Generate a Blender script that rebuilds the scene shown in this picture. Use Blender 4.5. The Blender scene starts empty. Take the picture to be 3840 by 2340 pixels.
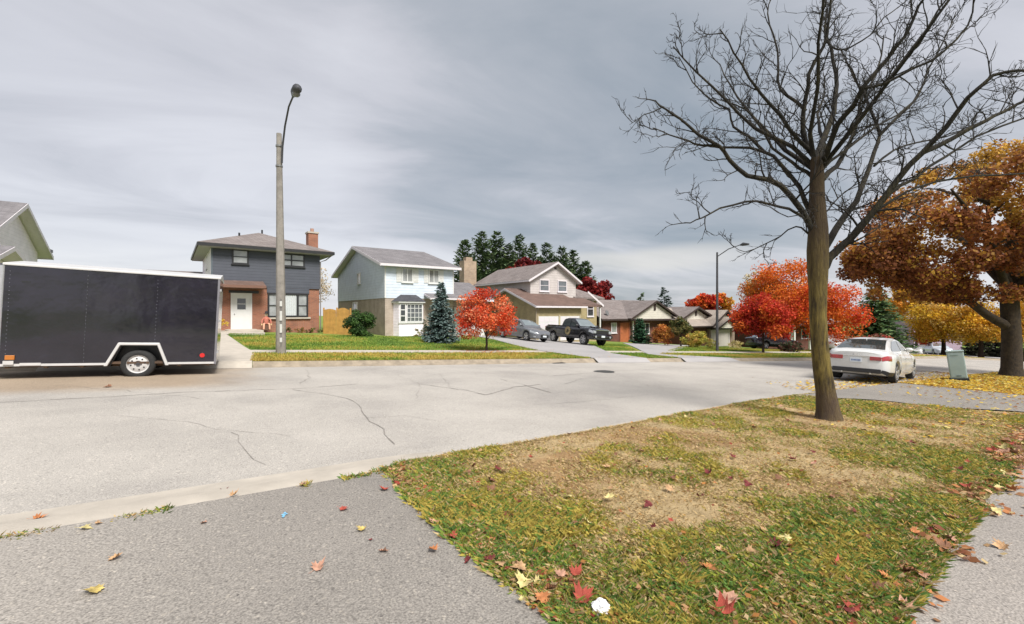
import bpy, math, random
import numpy as np
from mathutils import Vector, Matrix
R = math.radians
sc = bpy.context.scene
C = sc.collection
random.seed(7)
RNG = np.random.default_rng(11)

# ------------------------------------------------------------------ camera, world, sun, exposure
# world frame: +X runs down the street, +Y crosses it towards the houses, the photographer stands at the origin
cam = bpy.data.cameras.new('camera'); camo = bpy.data.objects.new('camera', cam); C.objects.link(camo)
camo.location = (0, 0, 1.6); camo.rotation_euler = (R(90), 0, R(-29))
cam.sensor_width = 36; cam.lens = 15.67; cam.clip_start = .05; cam.clip_end = 3000
sc.camera = camo
sc.view_settings.view_transform = 'Standard'; sc.view_settings.look = 'None'
sc.view_settings.gamma = 1; sc.view_settings.exposure = 1.95
SUN_EL = 50; SUN_DIR = Vector((.08 * math.cos(R(SUN_EL)), -.997 * math.cos(R(SUN_EL)), math.sin(R(SUN_EL))))
w = bpy.data.worlds.new('World'); sc.world = w; w.use_nodes = True
nt = w.node_tree; nt.nodes.clear()
def N(nt, t, **k):
    n = nt.nodes.new(t)
    for a, b in k.items():
        if a == 'inp':
            for i, v in b.items(): n.inputs[i].default_value = v
        else: setattr(n, a, b)
    return n
def L(nt, a, i, b, j): nt.links.new(a.outputs[i], b.inputs[j])
def mathn(nt, op, a=None, b=None, va=None, vb=None, clamp=False):
    n = nt.nodes.new('ShaderNodeMath'); n.operation = op; n.use_clamp = clamp
    if a is not None: nt.links.new(a, n.inputs[0])
    if b is not None: nt.links.new(b, n.inputs[1])
    if va is not None: n.inputs[0].default_value = va
    if vb is not None: n.inputs[1].default_value = vb
    return n.outputs[0]
def ramp(nt, fac, stops, interp='LINEAR'):
    n = nt.nodes.new('ShaderNodeValToRGB'); e = n.color_ramp.elements; n.color_ramp.interpolation = interp
    while len(e) < len(stops): e.new(.5)
    for q, (p, c) in zip(e, stops): q.position = p; q.color = (*c, 1) if len(c) == 3 else c
    nt.links.new(fac, n.inputs[0]); return n.outputs[0]
out = N(nt, 'ShaderNodeOutputWorld'); bgA = N(nt, 'ShaderNodeBackground', inp={1: .10}); bgB = N(nt, 'ShaderNodeBackground', inp={1: .34})
sky = N(nt, 'ShaderNodeTexSky'); sky.sky_type = 'NISHITA'; sky.sun_disc = False
sky.sun_elevation = R(SUN_EL); sky.sun_rotation = math.atan2(SUN_DIR.x, SUN_DIR.y)
L(nt, sky, 0, bgA, 0)
tc = N(nt, 'ShaderNodeTexCoord'); sep = N(nt, 'ShaderNodeSeparateXYZ'); L(nt, tc, 'Generated', sep, 0)
zz = mathn(nt, 'ADD', mathn(nt, 'ABSOLUTE', sep.outputs[2]), vb=.13)
cx = mathn(nt, 'DIVIDE', sep.outputs[0], zz); cy = mathn(nt, 'DIVIDE', sep.outputs[1], zz)
comb = N(nt, 'ShaderNodeCombineXYZ'); nt.links.new(cx, comb.inputs[0]); nt.links.new(cy, comb.inputs[1])
mp = N(nt, 'ShaderNodeMapping'); mp.inputs['Rotation'].default_value = (0, 0, R(28)); mp.inputs['Scale'].default_value = (.62, 1.0, 1); mp.inputs['Location'].default_value = (1.3, .4, 0)
L(nt, comb, 0, mp, 0)
n1 = N(nt, 'ShaderNodeTexNoise', inp={'Scale': 1.15, 'Detail': 8, 'Roughness': .56, 'Distortion': .6}); L(nt, mp, 0, n1, 'Vector')
n2 = N(nt, 'ShaderNodeTexNoise', inp={'Scale': .33, 'Detail': 3, 'Roughness': .5}); L(nt, mp, 0, n2, 'Vector')
mixv = mathn(nt, 'ADD', mathn(nt, 'MULTIPLY', n1.outputs[0], vb=.46), mathn(nt, 'MULTIPLY', n2.outputs[0], vb=.54))
# the darker cloud bank that hangs down the street, and the clear strip under it
bank = N(nt, 'ShaderNodeVectorMath', operation='DOT_PRODUCT'); L(nt, tc, 'Generated', bank, 0); bank.inputs[1].default_value = (.66, .70, .27)
bk = mathn(nt, 'MULTIPLY', mathn(nt, 'SUBTRACT', bank.outputs['Value'], vb=.82), vb=5.6, clamp=True)
mixv = mathn(nt, 'SUBTRACT', mixv, mathn(nt, 'MULTIPLY', bk, vb=.21))
strip = N(nt, 'ShaderNodeMapRange', inp={1: .17, 2: .11, 3: 0, 4: .11}); nt.links.new(sep.outputs[2], strip.inputs[0])
mixv = mathn(nt, 'ADD', mixv, strip.outputs[0])
col = ramp(nt, mixv, [(.22, (.20, .24, .28)), (.38, (.345, .365, .40)), (.45, (.455, .46, .495)), (.54, (.545, .55, .585)), (.76, (.66, .66, .68))])
# the break of warmer light low over the street
warm = N(nt, 'ShaderNodeVectorMath', operation='DOT_PRODUCT'); L(nt, tc, 'Generated', warm, 0); warm.inputs[1].default_value = (.70, .70, .12)
wf = mathn(nt, 'MULTIPLY', mathn(nt, 'SUBTRACT', warm.outputs['Value'], vb=.965), vb=22., clamp=True)
zc = mathn(nt, 'ADD', sep.outputs[2], mathn(nt, 'MULTIPLY', n1.outputs[0], vb=.05))
low = N(nt, 'ShaderNodeMapRange', interpolation_type='SMOOTHSTEP', inp={1: .165, 2: .145, 3: 0, 4: 1}); nt.links.new(zc, low.inputs[0]); low2 = N(nt, 'ShaderNodeMapRange', interpolation_type='SMOOTHSTEP', inp={1: .105, 2: .13, 3: 0, 4: 1}); nt.links.new(zc, low2.inputs[0])
bandf = mathn(nt, 'MULTIPLY', low.outputs[0], low2.outputs[0])
wm = N(nt, 'ShaderNodeMix', data_type='RGBA'); nt.links.new(mathn(nt, 'MULTIPLY', mathn(nt, 'MULTIPLY', wf, bandf), vb=.9), wm.inputs[0]); nt.links.new(col, wm.inputs[6]); wm.inputs[7].default_value = (.57, .55, .515, 1)
L(nt, wm, 2, bgB, 0)
mx = N(nt, 'ShaderNodeMixShader', inp={0: .96}); L(nt, bgA, 0, mx, 1); L(nt, bgB, 0, mx, 2); L(nt, mx, 0, out, 0)
sl = bpy.data.lights.new('sun', 'SUN'); sl.energy = 1.5; sl.angle = R(22); sl.color = (1, .965, .91)
so = bpy.data.objects.new('sun', sl); C.objects.link(so); so.rotation_euler = SUN_DIR.to_track_quat('Z', 'Y').to_euler()

# ------------------------------------------------------------------ terrain
NB = [(-60, 3.0), (-10, 3.7), (-1.6, 4.12), (.83, 4.42), (1.4, 4.66), (4, 5.05), (9.5, 5.95), (14, 6.3), (19, 6.6), (24, 6.95), (36, 7.5), (90, 8)]
FB = [(-60, 16.4), (0, 15.75), (13, 15.7), (28, 14.9), (40, 14.9), (90, 15)]
AT = [(-60, .2), (8, .2), (16, .28), (19, .1), (21, 0), (30, -.15), (45, -.45), (60, -.5)]
def tab(x, t): return np.interp(x, [a for a, b in t], [b for a, b in t])
def z0(s): return -.043 * np.clip(s, -40, 48) - .066 * np.clip(np.asarray(s, float) - 48, 0, 60)
def T(s, t):
    s = np.asarray(s, float); t = np.asarray(t, float)
    z = z0(s); nb = tab(s, NB); fb = tab(s, FB)
    near = .06 + .04 * np.clip((nb - t) / 2, 0, 1)
    road = -.10 * np.clip((t - nb) / (fb - nb), 0, 1) + .025 * (1 - (2 * np.clip((t - nb) / (fb - nb), 0, 1) - 1) ** 2)
    u = np.clip((t - 20) / 10, 0, 1); u = u * u * (3 - 2 * u)
    far = .055 + tab(s, AT) * u
    return z + np.where(t < nb, near, np.where(t < fb, road, far))
def Tf(s, t): return float(T(s, t))
NOISE_TAB = np.random.default_rng(5).random((256, 256))
def vnoise(x, y):
    xi = np.floor(x).astype(int); yi = np.floor(y).astype(int); fx = x - xi; fy = y - yi
    fx = fx * fx * (3 - 2 * fx); fy = fy * fy * (3 - 2 * fy)
    g = lambda a, b: NOISE_TAB[a % 256, b % 256]
    return (g(xi, yi) * (1 - fx) + g(xi + 1, yi) * fx) * (1 - fy) + (g(xi, yi + 1) * (1 - fx) + g(xi + 1, yi + 1) * fx) * fy
def fbm(x, y, o=4):
    s = 0; a = .5; tot = 0
    for i in range(o): s = s + a * vnoise(x * 2 ** i + 17 * i, y * 2 ** i + 31 * i); tot += a; a *= .55
    return s / tot

# ------------------------------------------------------------------ materials
MATS = {}
def mat(name, color, rough=.8, var=.12, scale=8., bump=0., bscale=None, metal=0., coat=0., spec=.5, tint=None, tf=None, detail=4):
    if name in MATS: return MATS[name]
    m = bpy.data.materials.new(name); m.use_nodes = True; nt = m.node_tree; b = nt.nodes['Principled BSDF']
    b.inputs['Roughness'].default_value = rough; b.inputs['Metallic'].default_value = metal
    b.inputs['Coat Weight'].default_value = coat; b.inputs['Coat Roughness'].default_value = .06; b.inputs['Specular IOR Level'].default_value = spec
    tc = N(nt, 'ShaderNodeTexCoord'); n = N(nt, 'ShaderNodeTexNoise', inp={'Scale': scale, 'Detail': detail, 'Roughness': .6}); L(nt, tc, 'Object', n, 'Vector')
    c = Vector(color); t = Vector(tint) if tint else c * (1 + var)
    nt.links.new(ramp(nt, n.outputs[0], [(.3, tuple(c * (1 - var))), (.7, tuple(t))]), b.inputs['Base Color'])
    if bump:
        n2 = N(nt, 'ShaderNodeTexNoise', inp={'Scale': bscale or scale * 3, 'Detail': 4}); L(nt, tc, 'Object', n2, 'Vector')
        bp = N(nt, 'ShaderNodeBump', inp={'Strength': bump, 'Distance': .02}); L(nt, n2, 0, bp, 'Height'); L(nt, bp, 0, b, 'Normal')
    MATS[name] = m; return m
def wallcoord(nt):
    tc = N(nt, 'ShaderNodeTexCoord'); s = N(nt, 'ShaderNodeSeparateXYZ'); L(nt, tc, 'Object', s, 0)
    c = N(nt, 'ShaderNodeCombineXYZ'); nt.links.new(mathn(nt, 'ADD', s.outputs[0], s.outputs[1]), c.inputs[0]); nt.links.new(s.outputs[2], c.inputs[1])
    return tc, s, c
def brick(name, c1, c2, mortar, bw=.23, bh=.075, ms=.012, rough=.9):
    m = bpy.data.materials.new(name); m.use_nodes = True; nt = m.node_tree; b = nt.nodes['Principled BSDF']; b.inputs['Roughness'].default_value = rough
    tc, s, c = wallcoord(nt)
    br = N(nt, 'ShaderNodeTexBrick', inp={'Color1': (*c1, 1), 'Color2': (*c2, 1), 'Mortar': (*mortar, 1), 'Scale': 1., 'Mortar Size': ms, 'Brick Width': bw, 'Row Height': bh, 'Bias': 0.})
    L(nt, c, 0, br, 'Vector')
    n = N(nt, 'ShaderNodeTexNoise', inp={'Scale': 1.6, 'Detail': 5}); L(nt, tc, 'Object', n, 'Vector')
    mx = N(nt, 'ShaderNodeMix', data_type='RGBA', blend_type='MULTIPLY', inp={0: 1.}); L(nt, br, 0, mx, 6)
    nt.links.new(ramp(nt, n.outputs[0], [(.3, (.78, .76, .75)), (.7, (1.12, 1.1, 1.08))]), mx.inputs[7]); L(nt, mx, 2, b, 'Base Color')
    bp = N(nt, 'ShaderNodeBump', inp={'Strength': .35, 'Distance': .01}); bp.invert = True; L(nt, br, 1, bp, 'Height'); L(nt, bp, 0, b, 'Normal')
    MATS[name] = m; return m
def siding(name, c, lap=.2, rough=.6, vertical=False, dark=.72):
    m = bpy.data.materials.new(name); m.use_nodes = True; nt = m.node_tree; b = nt.nodes['Principled BSDF']; b.inputs['Roughness'].default_value = rough
    tc, s, cc = wallcoord(nt)
    src = mathn(nt, 'ADD', s.outputs[0], s.outputs[1]) if vertical else s.outputs[2]
    fr = mathn(nt, 'FRACT', mathn(nt, 'DIVIDE', src, vb=lap))
    n = N(nt, 'ShaderNodeTexNoise', inp={'Scale': 2.2, 'Detail': 5}); L(nt, tc, 'Object', n, 'Vector')
    c = Vector(c)
    mx = N(nt, 'ShaderNodeMix', data_type='RGBA', blend_type='MULTIPLY', inp={0: 1.})
    nt.links.new(ramp(nt, n.outputs[0], [(.3, tuple(c * .9)), (.7, tuple(c * 1.06))]), mx.inputs[6])
    nt.links.new(ramp(nt, fr, [(0, (dark,) * 3), (.09, (1,) * 3), (1, (1,) * 3)]), mx.inputs[7]); L(nt, mx, 2, b, 'Base Color')
    bp = N(nt, 'ShaderNodeBump', inp={'Strength': .6, 'Distance': .02}); bp.invert = True; nt.links.new(fr, bp.inputs['Height']); L(nt, bp, 0, b, 'Normal')
    MATS[name] = m; return m
def shingle(name, c1, c2):
    m = bpy.data.materials.new(name); m.use_nodes = True; nt = m.node_tree; b = nt.nodes['Principled BSDF']; b.inputs['Roughness'].default_value = .95
    tc, s, c = wallcoord(nt)
    c2n = N(nt, 'ShaderNodeVectorMath', operation='MULTIPLY'); L(nt, c, 0, c2n, 0); c2n.inputs[1].default_value = (1, 2.2, 1)
    d = tuple(x * .55 for x in c1)
    br = N(nt, 'ShaderNodeTexBrick', inp={'Color1': (*c1, 1), 'Color2': (*c2, 1), 'Mortar': (*d, 1), 'Scale': 1., 'Mortar Size': .012, 'Brick Width': .32, 'Row Height': .17, 'Bias': 0.})
    L(nt, c2n, 0, br, 'Vector')
    n = N(nt, 'ShaderNodeTexNoise', inp={'Scale': 1.1, 'Detail': 8, 'Roughness': .7}); L(nt, tc, 'Object', n, 'Vector')
    mx = N(nt, 'ShaderNodeMix', data_type='RGBA', blend_type='MULTIPLY', inp={0: 1.}); L(nt, br, 0, mx, 6)
    nt.links.new(ramp(nt, n.outputs[0], [(.3, (.75,) * 3), (.7, (1.2,) * 3)]), mx.inputs[7]); L(nt, mx, 2, b, 'Base Color')
    MATS[name] = m; return m
def attrmat(name, rough=.75, transl=.0, spec=.3, mult=1.):
    m = bpy.data.materials.new(name); m.use_nodes = True; nt = m.node_tree; b = nt.nodes['Principled BSDF']
    b.inputs['Roughness'].default_value = rough; b.inputs['Specular IOR Level'].default_value = spec
    a = N(nt, 'ShaderNodeAttribute', attribute_name='tone'); L(nt, a, 'Color', b, 'Base Color')
    if transl:
        t = N(nt, 'ShaderNodeBsdfTranslucent'); L(nt, a, 'Color', t, 0); mx = N(nt, 'ShaderNodeMixShader', inp={0: transl})
        L(nt, b, 0, mx, 1); L(nt, t, 0, mx, 2); L(nt, mx, 0, nt.nodes['Material Output'], 0)
    MATS[name] = m; return m
leafm = attrmat('leaf', .7, .35); bladem = attrmat('blade', .8, .25); needlem = attrmat('needle', .7, .1)
def glassm(name, c, rough=.06):
    m = mat(name, c, rough, var=.35, scale=1.4, coat=.6, spec=.8); return m
white = mat('white_paint', (.60, .60, .58), .5, .05, 3); trim = mat('white_trim', (.62, .58, .60), .5, .06)
black = mat('black_trim', (.018, .018, .02), .4, .2); rubber = mat('rubber', (.02, .02, .02), .85, .3, 30)
darkgl = glassm('dark_glass', (.03, .035, .04)); greygl = glassm('curtained_glass', (.26, .27, .27)); midgl = glassm('grey_glass', (.10, .11, .12))
alloy = mat('alloy', (.5, .5, .51), .3, .08, 5, metal=.6); chrome = mat('chrome', (.7, .7, .7), .12, .05, metal=1.)
barkm = mat('bark', (.10, .072, .034), .95, .35, 9, .9, 30, tint=(.17, .14, .05)); twigm = mat('twig_bark', (.016, .013, .011), .9, .3, 6, .4)
darkbark = mat('dark_bark', (.035, .022, .016), .95, .4, 10, .9, 25)
conc = mat('concrete', (.43, .385, .325), .9, .14, 3.2, .25, 60, detail=9)
woodf = siding('cedar_boards', (.50, .27, .075), .14, .8, vertical=True, dark=.45)

def roadmat(name, base, speck, patch, stain=False):
    m = bpy.data.materials.new(name); m.use_nodes = True; nt = m.node_tree; b = nt.nodes['Principled BSDF']; b.inputs['Roughness'].default_value = .88; b.inputs['Specular IOR Level'].default_value = .35
    tc = N(nt, 'ShaderNodeTexCoord')
    a = N(nt, 'ShaderNodeTexNoise', inp={'Scale': 85., 'Detail': 2, 'Roughness': .6}); L(nt, tc, 'Object', a, 'Vector')
    v = N(nt, 'ShaderNodeTexVoronoi', inp={'Scale': 66.}); L(nt, tc, 'Object', v, 'Vector')
    p = N(nt, 'ShaderNodeTexNoise', inp={'Scale': .45, 'Detail': 7, 'Roughness': .62}); L(nt, tc, 'Object', p, 'Vector')
    base = Vector(base)
    c1 = ramp(nt, a.outputs[0], [(.28, tuple(base * (1 - speck))), (.5, tuple(base)), (.74, tuple(base * (1 + speck)))])
    c2 = ramp(nt, p.outputs[0], [(.33, (1 - patch, 1 - patch, 1 - patch * .95)), (.47, (1 - patch * .3,) * 3), (.55, (1, 1, 1)), (.68, (1 + patch * .4,) * 3)])
    mx = N(nt, 'ShaderNodeMix', data_type='RGBA', blend_type='MULTIPLY', inp={0: 1.}); nt.links.new(c1, mx.inputs[6]); nt.links.new(c2, mx.inputs[7])
    sp = ramp(nt, v.outputs['Color'], [(.0, (.45, .45, .46)), (.16, (.95, .95, .95)), (.8, (1, 1, 1)), (.93, (1.35, 1.33, 1.28))])
    mx2 = N(nt, 'ShaderNodeMix', data_type='RGBA', blend_type='MULTIPLY', inp={0: min(1., speck * 2.6)}); L(nt, mx, 2, mx2, 6); nt.links.new(sp, mx2.inputs[7])
    last = mx2
    if name == 'driveway_asphalt':   # asphalt tone darkens towards the lawn
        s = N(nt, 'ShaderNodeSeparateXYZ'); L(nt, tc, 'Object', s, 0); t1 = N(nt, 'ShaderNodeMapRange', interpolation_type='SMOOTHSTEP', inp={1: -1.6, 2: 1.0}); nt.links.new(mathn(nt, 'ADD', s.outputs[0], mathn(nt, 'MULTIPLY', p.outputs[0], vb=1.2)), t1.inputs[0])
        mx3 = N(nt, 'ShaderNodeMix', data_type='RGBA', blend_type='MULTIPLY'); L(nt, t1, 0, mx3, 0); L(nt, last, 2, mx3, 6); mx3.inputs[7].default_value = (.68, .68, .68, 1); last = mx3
    if stain:   # brown damp grit washed along the far lane where the trailer stands
        s = N(nt, 'ShaderNodeSeparateXYZ'); L(nt, tc, 'Object', s, 0)
        q = N(nt, 'ShaderNodeTexNoise', inp={'Scale': 1.3, 'Detail': 6}); L(nt, tc, 'Object', q, 'Vector')
        t1 = N(nt, 'ShaderNodeMapRange', interpolation_type='SMOOTHSTEP', inp={1: 11.2, 2: 12.6}); nt.links.new(mathn(nt, 'ADD', s.outputs[1], mathn(nt, 'MULTIPLY', q.outputs[0], vb=.8)), t1.inputs[0])
        t2 = N(nt, 'ShaderNodeMapRange', interpolation_type='SMOOTHSTEP', inp={1: .9, 2: -1.2}); nt.links.new(mathn(nt, 'ADD', s.outputs[0], q.outputs[0]), t2.inputs[0])
        f = mathn(nt, 'MULTIPLY', mathn(nt, 'MULTIPLY', t1.outputs[0], t2.outputs[0]), vb=.8)
        mx3 = N(nt, 'ShaderNodeMix', data_type='RGBA', blend_type='MULTIPLY'); nt.links.new(f, mx3.inputs[0]); L(nt, last, 2, mx3, 6); mx3.inputs[7].default_value = (.78, .62, .45, 1); last = mx3
    L(nt, last, 2, b, 'Base Color')
    bp = N(nt, 'ShaderNodeBump', inp={'Strength': .5, 'Distance': .006}); L(nt, v, 'Distance', bp, 'Height'); L(nt, bp, 0, b, 'Normal')
    MATS[name] = m; return m
far_dummy = 0
roadm = roadmat('road_asphalt', (.385, .357, .322), .34, .20, stain=True)
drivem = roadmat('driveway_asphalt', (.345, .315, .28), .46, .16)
walkm = roadmat('old_path', (.29, .262, .235), .46, .2)
fdrive = roadmat('far_driveway', (.33, .315, .31), .14, .12)
def grassmat(name, stops, scale=.35, fine=14.):
    m = bpy.data.materials.new(name); m.use_nodes = True; nt = m.node_tree; b = nt.nodes['Principled BSDF']; b.inputs['Roughness'].default_value = .95; b.inputs['Specular IOR Level'].default_value = .15
    tc = N(nt, 'ShaderNodeTexCoord'); a = N(nt, 'ShaderNodeTexNoise', inp={'Scale': scale, 'Detail': 8, 'Roughness': .68}); L(nt, tc, 'Object', a, 'Vector')
    f = N(nt, 'ShaderNodeTexNoise', inp={'Scale': fine, 'Detail': 5, 'Roughness': .8}); L(nt, tc, 'Object', f, 'Vector')
    v = mathn(nt, 'ADD', mathn(nt, 'MULTIPLY', a.outputs[0], vb=.62), mathn(nt, 'MULTIPLY', f.outputs[0], vb=.38))
    nt.links.new(ramp(nt, v, stops), b.inputs['Base Color'])
    bp = N(nt, 'ShaderNodeBump', inp={'Strength': .8, 'Distance': .05}); L(nt, f, 0, bp, 'Height'); L(nt, bp, 0, b, 'Normal')
    MATS[name] = m; return m
farg = grassmat('far_grass', [(.34, (.30, .28, .07)), (.44, (.22, .27, .055)), (.52, (.13, .20, .045)), (.60, (.19, .25, .05)), (.70, (.11, .175, .04))], .5, 5.)
stripg = grassmat('verge_grass', [(.36, (.36, .23, .06)), (.46, (.32, .255, .05)), (.54, (.20, .22, .035)), (.62, (.32, .26, .05)), (.7, (.17, .19, .03))], .6, 6.)

# ------------------------------------------------------------------ mesh building
def link(o, parent=None):
    C.objects.link(o)
    if parent: o.parent = parent
    return o
def meta(o, label=None, cat=None, group=None, kind=None):
    if label: o['label'] = label
    if cat: o['category'] = cat
    if group: o['group'] = group
    if kind: o['kind'] = kind
    return o
def empty(name, loc, rz, label, cat, group=None, rot=None):
    o = bpy.data.objects.new(name, None); link(o); o.location = loc; o.rotation_euler = rot or (0, 0, rz); o.empty_display_size = .3
    return meta(o, label, cat, group)
class MB:
    def __init__(s): s.v = []; s.f = []
    def add(s, vs, fs):
        n = len(s.v); s.v += [tuple(map(float, p)) for p in vs]; s.f += [tuple(n + i for i in f) for f in fs]; return s
    def box(s, x0, x1, y0, y1, z0, z1, M=None):
        vs = [(x, y, z) for z in (z0, z1) for y in (y0, y1) for x in (x0, x1)]
        if M: vs = [M(*p) for p in vs]
        return s.add(vs, [(0, 2, 3, 1), (4, 5, 7, 6), (0, 1, 5, 4), (2, 6, 7, 3), (0, 4, 6, 2), (1, 3, 7, 5)])
    def prism(s, poly, d, M=None):
        n = len(poly); a = [Vector(p) for p in poly]; b = [p + Vector(d) for p in a]; vs = [tuple(p) for p in a + b]
        if M: vs = [M(*p) for p in vs]
        return s.add(vs, [tuple(range(n))[::-1], tuple(range(n, 2 * n))] + [(i, (i + 1) % n, n + (i + 1) % n, n + i) for i in range(n)])
    def tube(s, pts, rad, n=8, cap=True):
        pts = [Vector(p) for p in pts]; k = len(pts)
        if not hasattr(rad, '__len__'): rad = [rad] * k
        t = (pts[1] - pts[0]).normalized(); u = t.orthogonal().normalized(); vs = []
        for i, p in enumerate(pts):
            t = (pts[min(i + 1, k - 1)] - pts[max(i - 1, 0)]).normalized(); u = (u - t * u.dot(t)).normalized(); q = t.cross(u)
            vs += [tuple(p + (u * math.cos(2 * math.pi * j / n) + q * math.sin(2 * math.pi * j / n)) * rad[i]) for j in range(n)]
        fs = [(i * n + j, i * n + (j + 1) % n, (i + 1) * n + (j + 1) % n, (i + 1) * n + j) for i in range(k - 1) for j in range(n)]
        if cap: fs += [tuple(range(n))[::-1], tuple((k - 1) * n + j for j in range(n))]
        return s.add(vs, fs)
    def cyl(s, c, axis, r, h, n=20, r2=None):
        c = Vector(c); a = Vector(axis).normalized(); return s.tube([c - a * h / 2, c + a * h / 2], [r, r if r2 is None else r2], n)
    def ball(s, c, r, n=10, m=7, jit=0):
        rx, ry, rz = r if hasattr(r, '__len__') else (r, r, r); vs = []
        for i in range(m + 1):
            th = math.pi * i / m
            for j in range(n):
                ph = 2 * math.pi * j / n; k = 1 + random.uniform(-jit, jit)
                vs.append((c[0] + rx * math.sin(th) * math.cos(ph) * k, c[1] + ry * math.sin(th) * math.sin(ph) * k, c[2] + rz * math.cos(th) * k))
        return s.add(vs, [(i * n + j, (i + 1) * n + j, (i + 1) * n + (j + 1) % n, i * n + (j + 1) % n) for i in range(m) for j in range(n)])
    def build(s, name, m, parent=None, smooth=None, bevel=0, recalc=True):
        me = bpy.data.meshes.new(name); me.from_pydata(s.v, [], s.f); me.materials.append(m)
        if recalc:
            import bmesh
            b = bmesh.new(); b.from_mesh(me); bmesh.ops.recalc_face_normals(b, faces=b.faces); b.to_mesh(me); b.free()
        if smooth is not None:
            me.polygons.foreach_set('use_smooth', [True] * len(me.polygons))
            if smooth < 180: me.set_sharp_from_angle(angle=R(smooth))
        o = bpy.data.objects.new(name, me); link(o, parent)
        if bevel:
            bv = o.modifiers.new('bevel', 'BEVEL'); bv.width = bevel; bv.segments = 2; bv.limit_method = 'ANGLE'
        return o
def quads(name, V, col, m, parent=None, k=4):
    """V (n,k,3) separate faces, col (n,3) natural leaf/blade tones"""
    n = len(V); me = bpy.data.meshes.new(name); me.vertices.add(n * k); me.vertices.foreach_set('co', np.ascontiguousarray(V, np.float32).ravel())
    me.loops.add(n * k); me.loops.foreach_set('vertex_index', np.arange(n * k, dtype=np.int32))
    me.polygons.add(n); me.polygons.foreach_set('loop_start', np.arange(0, n * k, k, dtype=np.int32)); me.update(calc_edges=True)
    a = me.attributes.new('tone', 'FLOAT_COLOR', 'FACE'); a.data.foreach_set('color', np.concatenate([col, np.ones((n, 1))], 1).astype(np.float32).ravel())
    me.materials.append(m); o = bpy.data.objects.new(name, me); return link(o, parent)
def drape(name, rows, m, eps, parent=None, kind='structure', nsub=1):
    """rows: list of polylines (same point count) of (s,t); vertices laid on the terrain"""
    vs = [(s, t, Tf(s, t) + eps) for r in rows for s, t in r]; k = len(rows[0])
    fs = [(i * k + j, i * k + j + 1, (i + 1) * k + j + 1, (i + 1) * k + j) for i in range(len(rows) - 1) for j in range(k - 1)]
    mb = MB(); mb.v = vs; mb.f = fs; o = mb.build(name, m, parent)
    for p in o.data.polygons: pass
    if kind: o['kind'] = kind
    return o
def strip(name, s_arr, lo, hi, nt_, m, eps):
    """sheet between t=lo(s) and t=hi(s)"""
    return drape(name, [[(s, lo(s) + (hi(s) - lo(s)) * j / nt_) for s in s_arr] for j in range(nt_ + 1)], m, eps)
nbf = lambda s: float(tab(s, NB)); fbf = lambda s: float(tab(s, FB))

# ------------------------------------------------------------------ ground, road, kerbs, paths
def ground_sheet():
    S = np.concatenate([[-900, -400, -150, -80], np.arange(-40, -6, 1.), np.arange(-6, 24, .35), np.arange(24, 60, 1.), np.arange(60, 130, 5.), [150, 250, 500, 1200]])
    u = np.concatenate([[-600, -200, -60, -25, -12], np.arange(-8, 0, .8), [-.6, -.15, -.01]])      # below near kerb
    uf = np.concatenate([[.01, .15, .6], np.arange(1, 20, .6), np.arange(20, 50, 3), [60, 90, 150, 300, 800]])
    V = []; k = None
    for s in S:
        nb, fb = nbf(s), fbf(s)
        ts = np.concatenate([nb + u, [nb + .02, (nb + fb) / 2, fb - .02], fb + uf]); k = len(ts)
        z = T(np.full(k, s), ts); z[len(u):len(u) + 3] -= .25
        V += [(s, t, zz_) for t, zz_ in zip(ts, z)]
    F = [(i * k + j, (i + 1) * k + j, (i + 1) * k + j + 1, i * k + j + 1) for i in range(len(S) - 1) for j in range(k - 1)]
    mb = MB(); mb.v = V; mb.f = F; return meta(mb.build('ground', farg), kind='structure')
ground_sheet()
SA = list(np.concatenate([np.arange(-60, -8, 4.), np.arange(-8, 24, .5), np.arange(24, 60, 2.), np.arange(60, 101, 10.)]))
strip('road', SA, lambda s: nbf(s) + .02, lambda s: fbf(s) - .02, 22, roadm, 0)
# near kerb: wide ramped apron at the driveways, narrow kerb along the lawn
def gw(s):
    return .28 + .37 * (1 - min(max((s - .9) / 1.2, 0), 1)) if s < 8 else .28
def kerb(name, sa, f, width, h, sign, m):
    V = []; 
    for s in sa:
        b = f(s); wd = width(s); zt = Tf(s, b - .02 * sign) if sign > 0 else Tf(s, b + .02); zr = Tf(s, b + sign * wd)
        a = b + sign * wd
        V += [(s, b - sign * .01, zt + .012), (s, b + sign * wd * .38, zt + .008), (s, b + sign * wd * .55, (zt + zr) / 2 + .01), (s, a, zr + .006), (s, a, zr - .1), (s, b - sign * .01, zt - .2)]
    k = 6; F = [(i * k + j, (i + 1) * k + j, (i + 1) * k + (j + 1) % k, i * k + (j + 1) % k) for i in range(len(sa) - 1) for j in range(k)]
    mb = MB(); mb.v = V; mb.f = F + [tuple(range(k)), tuple(range((len(sa) - 1) * k, len(sa) * k))]
    return meta(mb.build(name, m, smooth=40), kind='structure')
kerb('near_kerb', [s for s in SA if s < 12.4], nbf, gw, .06, 1, conc)
kerb('near_kerb', [s for s in SA if s > 19.3], nbf, lambda s: .3, .06, 1, conc)
kerbc = mat('worn_kerb', (.26, .215, .16), .9, .25, 4, .3)
drape('far_driveway', [[(62 + j * 3, t) for j in range(12)] for t in np.linspace(14.9, 36, 12)], fdrive, .04)
for a, b in ((-60, -19.2), (-9.2, -4.8), (-.33, 12.98), (16.0, 18.28), (21.9, 101)):
    kerb('far_kerb', list(np.linspace(a, b, max(3, int((b - a) / .6)))), lambda s: fbf(s) + .12, lambda s: .3, .13, -1, kerbc)
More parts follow.
